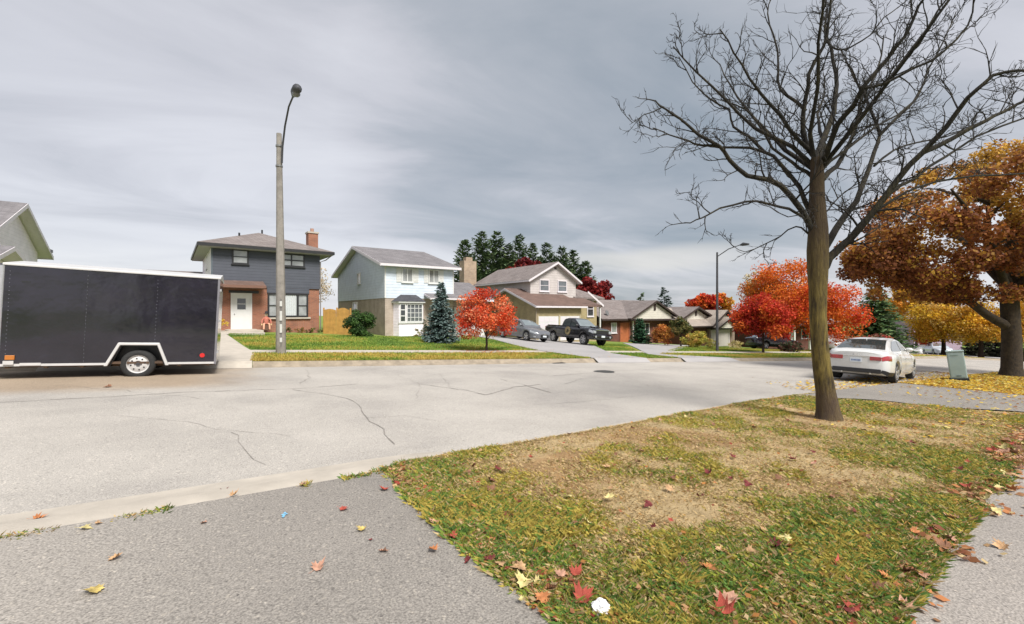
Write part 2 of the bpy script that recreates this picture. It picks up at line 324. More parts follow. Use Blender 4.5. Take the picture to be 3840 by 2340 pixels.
# camera-side driveway, kerb-side path and the neighbour's driveway
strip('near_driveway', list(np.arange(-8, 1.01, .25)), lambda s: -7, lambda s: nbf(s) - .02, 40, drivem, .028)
def drive_edge_patch():   # wavy right border of the driveway, s about 1.0 to 1.25
    ts = np.linspace(1.3, 4.5, 60); e = 1.02 + .24 * np.clip((3.6 - ts) / 1.8, 0, 1) ** 1.3 + .035 * (fbm(ts * 3, ts * 0 + 2) - .5) * 2
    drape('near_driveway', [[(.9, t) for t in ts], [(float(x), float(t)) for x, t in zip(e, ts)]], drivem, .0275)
drive_edge_patch()
def walk_edge(s): return 1.05 + .13 * (s - 2.7) * (1 if s < 6 else 1) + .10 * (float(fbm(np.array(s * 2.2), np.array(3.))) - .5) if s > 1.3 else 1.35
strip('sidewalk', list(np.arange(1.0, 12.6, .1)), lambda s: walk_edge(s) - 1.75, walk_edge, 8, walkm, .030)
strip('sidewalk', list(np.arange(19, 60, 1.)), lambda s: 1.4 + (s - 19) * .05, lambda s: 2.9 + (s - 19) * .05, 3, walkm, .030)
def nd_lo(t): return 11.6 + .75 * (5.2 - t) + (.25 * math.sin(t * 3))
def nd_hi(t): return 18.3 + .2 * math.sin(t * 1.7)
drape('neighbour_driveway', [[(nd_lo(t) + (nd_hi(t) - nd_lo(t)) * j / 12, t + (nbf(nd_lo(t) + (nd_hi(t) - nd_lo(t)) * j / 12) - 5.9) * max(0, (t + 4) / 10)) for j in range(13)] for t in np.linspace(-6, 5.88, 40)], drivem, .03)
# far side: sidewalk, H1 concrete drive and front path, driveway of the two parked vehicles, bungalow driveway
strip('far_sidewalk', list(np.arange(-50, 60.5, .5)), lambda s: fbf(s) + 3.35, lambda s: fbf(s) + 4.75, 3, conc, .02)
def drive(lo, hi, tend, m, k=12):
    """driveway from the road edge up to t = tend, between s = lo(t) and s = hi(t); the first row dips to the road"""
    offs = [-.34, -.02, .2] + list(np.arange(.55, tend - 14.7, .42)); V = []
    for o_ in offs:
        for j in range(k + 1):
            s0 = lo(15.6 + o_); s1 = hi(15.6 + o_); s_ = s0 + (s1 - s0) * j / k; fb = fbf(s_); t_ = min(fb + o_, tend)
            V.append((s_, t_, Tf(s_, t_) + .006 if o_ < -.1 else Tf(s_, max(t_, fb + .03)) + .036))
    mb = MB(); mb.v = V; mb.f = [(i * (k + 1) + j, i * (k + 1) + j + 1, (i + 1) * (k + 1) + j + 1, (i + 1) * (k + 1) + j) for i in range(len(offs) - 1) for j in range(k)]
    return meta(mb.build('far_driveway', m), kind='structure')
drive(lambda t: -5.0, lambda t: -.34 if t < 19.4 else -.39 - (t - 19.4) * .154, 29.3, conc)
drive(lambda t: -19.0, lambda t: -9.4, 29.5, conc)
drape('front_path', [[(-5.2 + j * .52, t) for j in range(11)] for t in np.linspace(29.0, 32.6, 8)], conc, .038)
def d3l(t): return 12.9 + .9 * max(0, (t - 20)) / 8
def d3r(t): return 16.3 + max(0, (t - 18.5)) * .62 if t > 18.5 else 16.3 - (18.5 - t) * .12
drive(d3l, lambda t: min(d3r(t), 24.4), 33, fdrive, 16)
drive(lambda t: 18.22 + .28 * max(0, (t - 14.9) / .36 - 8), lambda t: 22.6 - .42 * min((t - 14.9) / .36, 8) + .5 * max(0, (t - 14.9) / .36 - 8), 32.5, fdrive, 14)
# grass verge between the kerb and the far sidewalk
strip('verge', list(np.arange(-.38, 13.0, .3)), lambda s: fbf(s) + .13, lambda s: fbf(s) + 3.3, 8, stripg, .016)

# road cracks and manhole
def crack(mb, pts, wd):
    pts = [Vector((s, t, 0)) for s, t in pts]; P = []
    for a, b in zip(pts[:-1], pts[1:]):
        n = max(2, int((b - a).length / .25))
        for i in range(n): P.append(a.lerp(b, i / n) + Vector((random.uniform(-.05, .05), random.uniform(-.05, .05), 0)))
    P.append(pts[-1])
    for a, b in zip(P[:-1], P[1:]):
        d = (b - a); nrm = Vector((-d.y, d.x, 0)).normalized() * wd * random.uniform(.3, 1.1)
        q = [a - nrm, b - nrm, b + nrm, a + nrm]; mb.add([(p.x, p.y, Tf(p.x, p.y) + .006) for p in q], [(0, 1, 2, 3)])
def px2g(px, py):
    """world ground point seen at a pixel of the survey photograph (used once to survey the cracks and leaves)"""
    rx = (px - 1232) / 1072; k = (py - 751) / 1072; Y = 1.5
    while Y < 80:
        s = Y * (rx * .8746 + .4848); t = Y * (-rx * .4848 + .8746)
        if 1.6 - k * Y <= Tf(s, t): return (s, t)
        Y += .01 if Y < 20 else .05
    return (s, t)
crm = mat('crack_filler', (.215, .195, .175), .9, .3, 20)
mb = MB()
for pts, wd in [([(2, 968), (230, 957), (470, 943), (700, 936), (860, 925)], .022), ([(700, 938), (820, 955), (870, 975), (885, 1005), (920, 1035), (950, 1070)], .016), ([(1010, 925), (1130, 940), (1170, 950), (1215, 938), (1240, 932), (1300, 925)], .03),
                ([(1262, 926), (1290, 935), (1325, 945)], .03), ([(1330, 905), (1480, 893), (1620, 888), (1850, 884)], .022), ([(1200, 912), (1262, 926)], .015), ([(720, 925), (745, 908), (735, 890)], .014),
                ([(1360, 925), (1400, 912), (1500, 905)], .015), ([(1210, 868), (1330, 885), (1400, 896)], .02), ([(1280, 975), (1400, 968), (1560, 950)], .012), ([(1600, 880), (1750, 905), (1900, 912)], .012), ([(250, 1000), (420, 1010), (560, 1040), (700, 1050)], .006), ([(560, 1040), (600, 1090), (640, 1120)], .006), ([(885, 1005), (980, 1000), (1060, 1015)], .007), ([(100, 925), (300, 940), (480, 960)], .007), ([(1060, 900), (1080, 930), (1130, 940)], .008), ([(1500, 905), (1560, 930), (1700, 925), (1850, 940)], .008), ([(950, 900), (1010, 925), (1000, 960)], .007), ([(1700, 870), (1760, 880), (1900, 878)], .012)]:
    crack(mb, [px2g(*p) for p in pts], wd * .62)
meta(mb.build('road_cracks', crm, recalc=False), kind='structure')
mh = px2g(1453, 895); z = Tf(*mh)
o = empty('manhole_cover', (*mh, z), 0, 'dark round manhole cover set in the road before the driveway', 'manhole cover')
MB().cyl((0, 0, .003), (0, 0, 1), .36, .02, 28).build('rim', mat('iron', (.05, .048, .045), .7, .3, 30), o); mbx = MB().cyl((0, 0, .008), (0, 0, 1), .31, .02, 28)
for i in range(-2, 3): mbx.box(-.25, .25, i * .1 - .015, i * .1 + .015, .018, .022)
mbx.build('lid', MATS['iron'], o)
for p in ((1335, 868),):
    q = px2g(*p); o = empty('storm_drain', (q[0], fbf(q[0]) - .17, Tf(q[0], fbf(q[0]) - .3)), 0, 'dark storm drain grate at the far kerb by the red maple', 'storm drain')
    g = MB().box(-.3, .3, -.2, .2, 0, .015); g.build('grate_frame', MATS['iron'], o); g = MB()
    for i in range(-4, 5): g.box(i * .06 - .012, i * .06 + .012, -.17, .17, .015, .022)
    g.build('grate', MATS['iron'], o)
#@@PART2
# ------------------------------------------------------------------ near lawn: thin patchy turf with real blades
LUSH = [(px2g(2150, 1130), 1.6, .8, -.07), (px2g(1120, 1230), .5, .9, -.07), (px2g(1780, 1380), .9, .5, -.07), (px2g(1250, 1330), .6, .5, -.07), (px2g(2000, 1270), .9, .4, -.07), (px2g(1500, 1010), 1.6, .6, -.04), (px2g(1500, 1440), .6, .4, -.05)]
BARE = [(px2g(1290, 1150), 1.0, .7, .11), (px2g(1760, 1215), 1.1, .5, .07), (px2g(1560, 1240), .8, .4, .075), (px2g(1500, 1080), 1.0, .7, .04), (px2g(1900, 1120), 1.3, .7, .05), (px2g(2000, 1015), .45, .45, .2)]
def lawn_tone(s, t):
    """natural ground tone of the worn lawn: straw, bare soil, green, yellowed"""
    a = fbm(s * .55 + 3.1, t * .55 + 8.2, 3); b = fbm(s * 1.9 + 40, t * 1.9 + 11, 4); c = fbm(s * 7 + 5, t * 7 + 90, 3)
    edge = np.clip(1 - (t - (1.1 + .13 * (s - 2.7))) / .9, 0, 1) + np.clip(1 - (s - 1.2) / .8, 0, 1)
    g = a * .24 + b * .50 + .14 * fbm(s * 4.3 + 12, t * 4.3 + 77, 3) + .07 + .09 * np.clip(edge, 0, 1) + .05 * np.clip((s - 8) / 3, 0, 1)
    for (cs_, ct_), ra, rb, am in LUSH + BARE: g = g - am * np.exp(-(((s - cs_) / ra) ** 2 + ((t - ct_) / rb) ** 2))
    return g, b, c
turfm = attrmat('turf_soil', .95, 0, .15)
_nt = turfm.node_tree; _a = [n for n in _nt.nodes if n.type == 'ATTRIBUTE'][0]; _b = _nt.nodes['Principled BSDF']; _tc = N(_nt, 'ShaderNodeTexCoord')
_n1 = N(_nt, 'ShaderNodeTexNoise', inp={'Scale': 60., 'Detail': 5, 'Roughness': .8, 'Distortion': 1.5}); L(_nt, _tc, 'Object', _n1, 'Vector')
_mx = N(_nt, 'ShaderNodeMix', data_type='RGBA', blend_type='MULTIPLY', inp={0: 1.}); L(_nt, _a, 'Color', _mx, 6); _nt.links.new(ramp(_nt, _n1.outputs[0], [(.3, (.5, .47, .42)), (.5, (1, 1, 1)), (.68, (1.35, 1.3, 1.2))]), _mx.inputs[7]); L(_nt, _mx, 2, _b, 'Base Color')
_bp = N(_nt, 'ShaderNodeBump', inp={'Strength': .7, 'Distance': .02}); L(_nt, _n1, 0, _bp, 'Height'); L(_nt, _bp, 0, _b, 'Normal')
def near_lawn():
    S = np.arange(.98, 14.6, .04); J = 110
    V = []; 
    for s in S:
        lo = walk_edge(s) - .1 if s > 1.3 else 1.3; hi = nbf(s) + .015
        ts = lo + (hi - lo) * np.linspace(0, 1, J); ss = np.full(J, s)
        V.append(np.stack([ss, ts, T(ss, ts) + .014 + .018 * (fbm(ss * 4, ts * 4, 3) - .5)], 1))
    V = np.array(V); a = V[:-1, :-1]; b = V[1:, :-1]; c = V[1:, 1:]; d = V[:-1, 1:]
    Q = np.stack([a, b, c, d], 2).reshape(-1, 4, 3); ctr = Q.mean(1); g, bb, cc = lawn_tone(ctr[:, 0], ctr[:, 1])
    straw = np.array([.40, .30, .165]); soil = np.array([.27, .16, .075]); green = np.array([.24, .22, .07]); yel = np.array([.33, .265, .06])
    f = lambda x, lo, hi: np.clip((x - lo) / (hi - lo), 0, 1)[:, None]
    col = straw * (1 - f(g, .46, .60)) + green * f(g, .46, .60)
    col = col * (1 - .7 * f(bb, .58, .72)) + yel * .7 * f(bb, .58, .72)
    br = sum(np.exp(-(((ctr[:, 0] - q[0]) / w_[0]) ** 2 + ((ctr[:, 1] - q[1]) / w_[1]) ** 2)) for q, w_ in ((px2g(1250, 1125), (.8, .45)), (px2g(1400, 1165), (.7, .35)), (px2g(2000, 1012), (.5, .5)), (px2g(1640, 1050), (.4, .3))))
    m = f(fbm(ctr[:, 0] * 1.3 + 70, ctr[:, 1] * 1.3, 3) + .22 * br, .54, .70); col = col * (1 - .75 * m) + soil * .75 * m
    col = col * (.78 + .44 * cc[:, None]) * (1 + .05 * RNG.standard_normal((len(col), 1))).clip(.7, 1.3)
    wd_ = np.array([walk_edge(x) for x in ctr[:, 0]]); dm = (.8 * np.exp(-((ctr[:, 1] - wd_) / .16) ** 2) * np.clip((fbm(ctr[:, 0] * 2, ctr[:, 1] * 0 + 3, 3) - .3) * 4, .2, 1))[:, None]; col = col * (1 - dm) + np.array([.20, .145, .105]) * dm
    keep = ctr[:, 0] < nd_lo(ctr[:, 1].clip(-5, 6)) + .3 if False else np.array([x < nd_lo(y) + .25 for x, y in ctr[:, :2]])
    o = quads('lawn', Q[keep], col[keep].clip(.01, .8), turfm); meta(o, kind='structure')
near_lawn()
def blades(name, n, region, h, wd, tonef, label, cat, depthfac=True):
    s, t = region(n); g, b, c = lawn_tone(s, t); k = tonef(s, t, g, b); s, t, g, b, c = s[k], t[k], g[k], b[k], c[k]; n = len(s)
    z = T(s, t) + .012; hh = h * (.35 + .9 * RNG.random(n)) * (.42 + 2.2 * np.clip(g - .44, 0, .3)); az = RNG.random(n) * 6.283; ln = (.35 + .9 * RNG.random(n)) * (hh * .7 + h * .45)
    P = np.stack([s, t, z], 1); side = np.stack([-np.sin(az), np.cos(az), 0 * az], 1) * (wd * (.6 + .8 * RNG.random(n)))[:, None]
    fw = np.stack([np.cos(az), np.sin(az), 0 * az], 1)
    mid = P + fw * (ln * .35)[:, None] + np.array([0, 0, 1.]) * (hh * .65)[:, None]; tip = P + fw * ln[:, None] + np.array([0, 0, 1.]) * (hh * (.75 + .3 * RNG.random(n)))[:, None]
    V = np.stack([P - side, P + side, mid + side * .7, tip], 1); V2 = np.stack([P - side, mid + side * .7, tip, mid - side * .7], 1)
    V = np.stack([P - side, P + side, tip + side * .1, mid - side * .75], 1)
    pal = np.array([[.17, .245, .04], [.27, .30, .045], [.44, .35, .075], [.50, .37, .19], [.40, .22, .07], [.12, .22, .05]])
    gg = g + .10 * RNG.standard_normal(n); idx = np.where(gg > .70, 5, np.where(gg > .625, 0, np.where(gg > .57, 1, np.where(gg > .525, 2, 3)))); idx = np.where(RNG.random(n) < .13, 3, idx)
    idx = np.where(RNG.random(n) < .06, 4, idx); idx = np.where((b > .6) & (RNG.random(n) < .6), 2, idx)
    col = pal[idx] * (.75 + .5 * RNG.random((n, 1)))
    return meta(quads(name, V, col, bladem), label, cat, kind='stuff')
def reg_near(n):
    # more blades close to the camera
    Y = 2.0 + 11.5 * RNG.random(n) ** 1.35; r = -.35 + 1.65 * RNG.random(n)
    s = Y * (r * .8746 + .4848); t = Y * (-r * .4848 + .8746); return s, t
def inlawn(s, t, g, b):
    we = np.array([walk_edge(x) for x in s]); nbv = tab(s, NB)
    le = 1.02 + .24 * np.clip((3.6 - t) / 1.8, 0, 1) ** 1.3 + .035 * (fbm(t * 3, t * 0 + 2) - .5) * 2
    ok = (s > le - .02) & (t > we - .03) & (t < nbv + .03) & (s < 11.6 + .75 * (5.2 - t) + .1)
    cl = fbm(s * 5 + 9, t * 5 + 2, 3)
    return ok & (RNG.random(len(s)) < np.clip((g - .33) * 3.6, .28, 1) * np.clip((cl - .22) * 3., .25, 1))
blades('grass', 680000, reg_near, .058, .0021, inlawn, 'patchy green and straw grass of the near lawn by the bare tree', 'grass')
def reg_kerb(n):
    s = -3.2 + 15.5 * RNG.random(n); t = tab(s, NB) + .045 * RNG.standard_normal(n) - .02; return s, t
blades('kerb_grass', 16000, reg_kerb, .045, .0035, lambda s, t, g, b: fbm(s * 2.6, s * 0 + 4, 3) > np.where(s < 1, .50, .3), 'thin fringe of grass growing along the joint of the near kerb', 'grass')

def far_blades():
    n = 190000; s = -2 + 44 * RNG.random(n) ** 1.25; t = tab(s, FB) + .16 + 14.5 * RNG.random(n) ** 1.5
    fb = tab(s, FB); d = t - fb; k = ~((d > 3.3) & (d < 4.8)) & (s > np.where(d < 3.4, -.4, -.35 - np.clip(t - 20, 0, 9) * .16)) & ((t < 30) | (s < 5.5) | (s > 26))
    l3 = np.where(t < 20, 12.9, 13.0 + .9 * (t - 20) / 8); r3 = np.where(t > 18.5, 16.3 + (t - 18.5) * .62, 16.3 - (18.5 - t) * .12); q = (t - 14.9) / .36; l4 = 18.22 + .28 * np.maximum(0, q - 8); r4 = 22.6 - .42 * np.minimum(q, 8) + .5 * np.maximum(0, q - 8)
    k &= ((s < l3) | (s > np.minimum(r3, 24.4) + .05)) & ((s < l4) | (s > r4 + .05)) & ~((t > 29) & (s > 13) & (s < 30))
    s, t = s[k], t[k]; n = len(s); az = RNG.random(n) * 6.283; h = .05 * (.5 + RNG.random(n)); P = np.stack([s, t, T(s, t) + .01], 1)
    sd = np.stack([-np.sin(az), np.cos(az), 0 * az], 1) * .012; tip = P + np.stack([np.cos(az) * .03, np.sin(az) * .03, h], 1)
    V = np.stack([P - sd, P + sd, tip + sd * .4, tip - sd * .4], 1); g = fbm(s * .5 + 20, t * .5 + 7, 4); edge = np.clip(1 - np.abs(t - tab(s, FB) - 4) / 4, 0, 1) * .05 + np.where(t - tab(s, FB) < 3.4, .07, 0)
    gg = g - edge + .09 * RNG.standard_normal(n); pal = np.array([[.42, .31, .07], [.32, .32, .05], [.21, .28, .04], [.15, .24, .03], [.10, .18, .03]])
    idx = np.digitize(gg, [.38, .45, .53, .62]); col = pal[idx] * (.8 + .4 * RNG.random((n, 1)))
    meta(quads('grass', V, col, bladem), 'mown yellow green grass of the front lawns across the street', 'grass', kind='stuff')
far_blades()
# ------------------------------------------------------------------ fallen maple leaves
LP = {'red': (.36, .06, .035), 'dark red': (.16, .02, .02), 'orange': (.48, .18, .06), 'tan': (.50, .30, .15), 'yellow': (.56, .42, .13), 'pale yellow': (.62, .52, .22), 'pinkish': (.50, .27, .18), 'brown': (.22, .10, .05)}
OUT = [(0, -.42), (.10, -.36), (.38, -.46), (.34, -.26), (.72, -.12), (.56, .02), (.80, .30), (.52, .24), (.34, .26), (.42, .62), (.22, .52), (0, .95)]
OUT = OUT + [(-x, y) for x, y in OUT[-2:0:-1]]
LEAFMESH = {}
def leafmesh(v, p):
    if (v, p) in LEAFMESH: return LEAFMESH[(v, p)]
    rg = random.Random(v * 31 + 5); cu = rg.uniform(.2, 1.15); tw = rg.uniform(-.7, .7); cy = rg.uniform(-.3, .8)
    pts = [(x * (1 + rg.uniform(-.1, .1)), y * (1 + rg.uniform(-.1, .1))) for x, y in OUT]; vs = [(0, 0, .02)]
    h = lambda x, y: cu * x * x + cy * y * y + tw * x * y + rg.uniform(-.03, .06)
    vs += [(x * .55, y * .55, h(x * .55, y * .55) + .02) for x, y in pts] + [(x, y, h(x, y)) for x, y in pts]; n = len(pts)
    fs = [(0, 1 + i, 1 + (i + 1) % n) for i in range(n)] + [(1 + i, 1 + n + i, 1 + n + (i + 1) % n, 1 + (i + 1) % n) for i in range(n)]
    mn = min(q[2] for q in vs); vs = [(x, y, z - mn) for x, y, z in vs]
    k = len(vs); vs += [(-.02, -.4, .03), (.02, -.4, .03), (.06, -1.0, .10), (.02, -1.0, .12)]; fs.append((k, k + 1, k + 2, k + 3))
    me = bpy.data.meshes.new('leaf_blade'); me.from_pydata(vs, [], fs)
    c = LP[p]; me.materials.append(mat('leaf_' + p.replace(' ', '_'), c, .7, .5, 1.6, .4, 12, tint=tuple(min(.8, x * 1.2 + .02) for x in c), spec=.3)); me.polygons.foreach_set('use_smooth', [True] * len(me.polygons))
    LEAFMESH[(v, p)] = me; return me
def leaf(s, t, size, pal, label, group, eps=.034, tilt=.25):
    o = bpy.data.objects.new('maple_leaf', leafmesh(random.randrange(10), pal)); link(o)
    o.location = (s, t, Tf(s, t) + eps); o.scale = (size / 1.5,) * 3; o.rotation_euler = (random.uniform(-tilt, tilt), random.uniform(-tilt, tilt), random.uniform(0, 6.28))
    o['label'] = label; o['category'] = 'leaf'; o['group'] = group
for px, py, sz, pal, lab in [(90, 1260, .085, 'orange', 'curled rusty orange maple leaf on the concrete kerb at the left edge'), (540, 1189, .07, 'dark red', 'dark red maple leaf lying alone on the concrete kerb'),
        (562, 1202, .08, 'tan', 'tan maple leaf in the grass joint below the dark red kerb leaf'), (728, 1178, .075, 'pinkish', 'pinkish tan leaf on the joint where the kerb meets the driveway top'),
        (825, 1236, .075, 'red', 'red maple leaf on the asphalt driveway near its top corner'), (873, 1287, .075, 'yellow', 'yellow maple leaf on the driveway below the red one'), (893, 1313, .03, 'dark red', 'tiny dark red leaf scrap beside the yellow driveway leaf'),
        (922, 1341, .07, 'pinkish', 'faded pink maple leaf in the middle of the driveway'), (1043, 1341, .075, 'orange', 'orange brown maple leaf on the driveway near the lawn edge'), (1088, 1309, .075, 'red', 'round red leaf on the driveway close to the lawn border'),
        (765, 1382, .095, 'pinkish', 'large peach coloured maple leaf on the lower driveway'), (276, 1357, .075, 'tan', 'small tan maple leaf on the left of the driveway'), (227, 1441, .105, 'yellow', 'big pale yellow maple leaf at the lower left of the driveway'),
        (492, 1271, .05, 'pinkish', 'faint pink leaf on the asphalt just below the kerb'), (203, 1285, .08, 'pale yellow', 'pale yellow leaf on the grassy kerb joint at left'), (235, 1272, .05, 'tan', 'small whitish tan leaf beside the pale yellow one on the kerb joint'),
        (925, 1188, .09, 'red', 'red leaf standing at the corner of the driveway and lawn'), (995, 1223, .07, 'pale yellow', 'whitish leaf on the border of driveway and lawn'), (1045, 1275, .085, 'pinkish', 'peach leaf on the lawn border above the round red leaf'),
        (1180, 1366, .085, 'dark red', 'deep red leaf on the lower lawn border'), (1207, 1378, .08, 'tan', 'tan leaf touching the deep red leaf on the border'), (1252, 1388, .11, 'tan', 'large tan maple leaf on the lower lawn border'),
        (1262, 1422, .12, 'pale yellow', 'largest pale tan maple leaf at the driveway edge'), (1303, 1463, .095, 'orange', 'folded orange pink leaf by the bottom of the driveway edge'), (1255, 1470, .05, 'pale yellow', 'small pale leaf on the asphalt near the bottom edge'),
        (1350, 1405, .08, 'pinkish', 'pink leaf on the lawn above the white tissue'), (1385, 1400, .09, 'red', 'bright red leaf on the lawn above the white tissue'), (1400, 1462, .13, 'red', 'largest red maple leaf lying against the white tissue'),
        (1465, 1212, .10, 'pale yellow', 'large pale yellow leaf on the bare middle of the lawn'), (1250, 1222, .09, 'red', 'red maple leaf on the green left part of the lawn'), (1225, 1256, .09, 'dark red', 'dark red leaf in the grass below the red one'),
        (1370, 1210, .07, 'pale yellow', 'cream leaf on the lawn left of the large pale yellow leaf'), (1860, 1332, .12, 'dark red', 'dark red and orange leaf on the green lower lawn'), (1890, 1316, .11, 'pale yellow', 'pale green yellow leaf beside the dark red one on the lower lawn'),
        (1705, 1385, .11, 'orange', 'orange maple leaf on the lower middle lawn'), (1750, 1470, .14, 'pinkish', 'big pinkish red leaf at the bottom edge of the lawn'), (1740, 1492, .13, 'red', 'crimson leaf under the pinkish one at the bottom edge'),
        (2050, 1487, .10, 'red', 'crimson leaf on the path border at the bottom edge'), (2175, 1480, .09, 'pinkish', 'faded pink leaf on the asphalt path at the bottom'), (2200, 1296, .085, 'orange', 'small orange leaf on the bare strip beside the path')]:
    s, t = px2g(px, py); leaf(s, t, sz, pal, lab, 'fallen maple leaves', .036 if px < 1000 and py > 1150 else .05)
s, t = px2g(262, 932); leaf(s, t, .17, 'brown', 'dark curled leaf clump lying on the road before the trailer', 'fallen maple leaves', .01)
PALS = ['tan', 'tan', 'orange', 'brown', 'brown', 'red', 'tan', 'pinkish', 'dark red', 'pale yellow', 'brown', 'dark red']
LL = 'small %s maple leaf among others lying in the worn near lawn'
cnt = 0
while cnt < 120:
    Y = 2.2 + 7.5 * random.random(); r = random.uniform(-.1, 1.25); s = Y * (r * .8746 + .4848); t = Y * (-r * .4848 + .8746)
    if s < 1.35 or t < walk_edge(s) + .05 or t > nbf(s) - .05 or s > 11.3: continue
    p = random.choice(PALS); leaf(s, t, random.uniform(.045, .095), p, LL % p, 'leaves scattered on the near lawn', .048, .5); cnt += 1
for i in range(104):
    s = 2.6 + 8.5 * random.random() ** .8; t = walk_edge(s) + random.gauss(.06, .13); p = random.choice(['tan', 'orange', 'tan', 'brown', 'pale yellow', 'pinkish', 'red'])
    leaf(s, t, random.uniform(.06, .12), p, 'dry %s leaf blown against the path edge of the lawn' % p, 'leaves along the path edge', .05, .6)
for i in range(32):
    t = 1.9 + 2.5 * random.random(); s = 1.12 + .24 * max(0, (3.6 - t) / 1.8) + random.gauss(.02, .07); p = random.choice(PALS)
    leaf(s, t, random.uniform(.04, .085), p, 'dry %s leaf caught on the driveway border of the lawn' % p, 'leaves along the driveway border', .036, .5)
def litter(name, n, pts, size, pal, label, eps=.03):
    s, t = pts(n); n = len(s); a = RNG.random(n) * 6.28; sz = size * (.5 + RNG.random(n)); z = T(s, t) + eps + .02 * RNG.random(n)
    cs, sn = np.cos(a) * sz, np.sin(a) * sz; tz = RNG.uniform(-.4, .4, (2, n)) * sz
    P = np.stack([s, t, z], 1); U = np.stack([cs, sn, tz[0]], 1); W = np.stack([-sn, cs, tz[1]], 1)
    V = np.stack([P - U * .5, P - W * .35 + U * .1, P + U * .5, P + W * .4], 1); V[:, :, 2] = np.maximum(V[:, :, 2], (T(s, t) + eps - .01)[:, None])
    pal = np.array(pal); col = pal[RNG.integers(0, len(pal), n)] * (.7 + .55 * RNG.random((n, 1)))
    return meta(quads(name, V, col.clip(0, .85), leafm), label, 'leaf litter', kind='stuff')
GOLD = [(.62, .40, .03), (.55, .33, .03), (.66, .48, .10), (.42, .22, .03), (.30, .13, .03), (.60, .50, .18)]
def under_tree(n):
    s = 17.8 + 26 * RNG.random(n) ** 1.3; t = 2.0 + 5.6 * RNG.random(n); k = (t < tab(s, NB) + .1 - .0 * s); return s[k], t[k]
litter('fallen_leaves', 34000, under_tree, .085, GOLD, 'thick carpet of yellow leaves on the lawn around the utility box')
def kerb_spill(n):
    s = 13 + 14 * RNG.random(n); t = tab(s, NB) + .1 + np.abs(RNG.standard_normal(n)) * .75; return s, t
litter('fallen_leaves', 1500, kerb_spill, .08, GOLD, 'yellow leaves spilled on the road edge behind the white car')
def drv_sp(n):
    s = 12.5 + 6.2 * RNG.random(n); t = 2.5 + 3.6 * RNG.random(n); k = RNG.random(n) < np.clip((s - 12.5) / 5 + (4 - t) * .15, .05, 1); return s[k], t[k]
litter('fallen_leaves', 900, drv_sp, .07, GOLD + [(.25, .12, .06)], 'scattered yellow and brown leaves on the neighbour driveway', .045)
def lawn_r(n):
    s = 7.5 + 6.5 * RNG.random(n); t = 1.8 + 4.2 * RNG.random(n); k = (RNG.random(n) < (s - 7) / 6 * .7 + .1) & (s < 11.6 + .75 * (5.2 - t)) & (t < tab(s, NB)); return s[k], t[k]
litter('fallen_leaves', 2600, lawn_r, .06, GOLD + [(.5, .3, .16), (.45, .2, .06), (.12, .16, .03)], 'mixed dry leaves in the grass right of the bare tree')
def lawn_bits(n):
    s, t = reg_near(n); we = np.array([walk_edge(x) for x in s]); k = (s > 1.2) & (t > we) & (t < tab(s, NB)) & (s < 11.6 + .75 * (5.2 - t)); k &= RNG.random(len(s)) < np.clip(.35 + np.exp(-((t - we) / .35) ** 2) + np.exp(-((s - 1.3) / .25) ** 2), 0, 1); return s[k], t[k]
litter('fallen_leaves', 2600, lawn_bits, .035, [(.42, .24, .12), (.30, .13, .06), (.20, .08, .04), (.50, .36, .2), (.34, .06, .04), (.46, .2, .06)], 'crumbs of brown and red leaves all over the near lawn', .046)
def path_bits(n):
    s = 2.4 + 9.0 * RNG.random(n) ** .9; t = np.array([walk_edge(x) for x in s]) + .10 + .13 * RNG.standard_normal(n); k = RNG.random(n) < np.clip((fbm(s * 1.6, s * 0 + 7, 3) - .34) * 5, .08, 1); return s[k], t[k]
litter('fallen_leaves', 1500, path_bits, .062, [(.42, .22, .11), (.30, .12, .05), (.52, .33, .17), (.22, .08, .04), (.48, .2, .08), (.5, .38, .2)], 'drift of crisp brown leaves along the path edge of the lawn', .035)
def drive_bits(n):
    t = 1.7 + 2.8 * RNG.random(n); s = 1.14 + .24 * np.clip((3.6 - t) / 1.8, 0, 1) + .075 * RNG.standard_normal(n) + .04; return s, t
litter('fallen_leaves', 330, drive_bits, .05, [(.42, .22, .11), (.30, .12, .05), (.52, .33, .17), (.35, .06, .04), (.48, .2, .08)], 'crisp brown leaves caught along the driveway edge of the lawn', .03)
def far_litter(n):
    s = -.2 + 60 * RNG.random(n); t = tab(s, FB) + .2 + np.abs(RNG.standard_normal(n)) * 1.2; k = RNG.random(n) < np.clip((s - 22) / 12, .10, 1); return s[k], t[k]
litter('fallen_leaves', 6500, far_litter, .08, GOLD + [(.5, .2, .03)], 'yellow and orange leaves strewn along the far verge')
def maple_litter(n):
    s = 9.7 + 1.6 * RNG.standard_normal(n); t = 19.5 + 1.6 * RNG.standard_normal(n); k = t > tab(s, FB) + .2; return s[k], t[k]
litter('fallen_leaves', 500, maple_litter, .07, [(.5, .08, .02), (.5, .18, .03), (.55, .35, .05)], 'red leaves dropped under the small red maple')
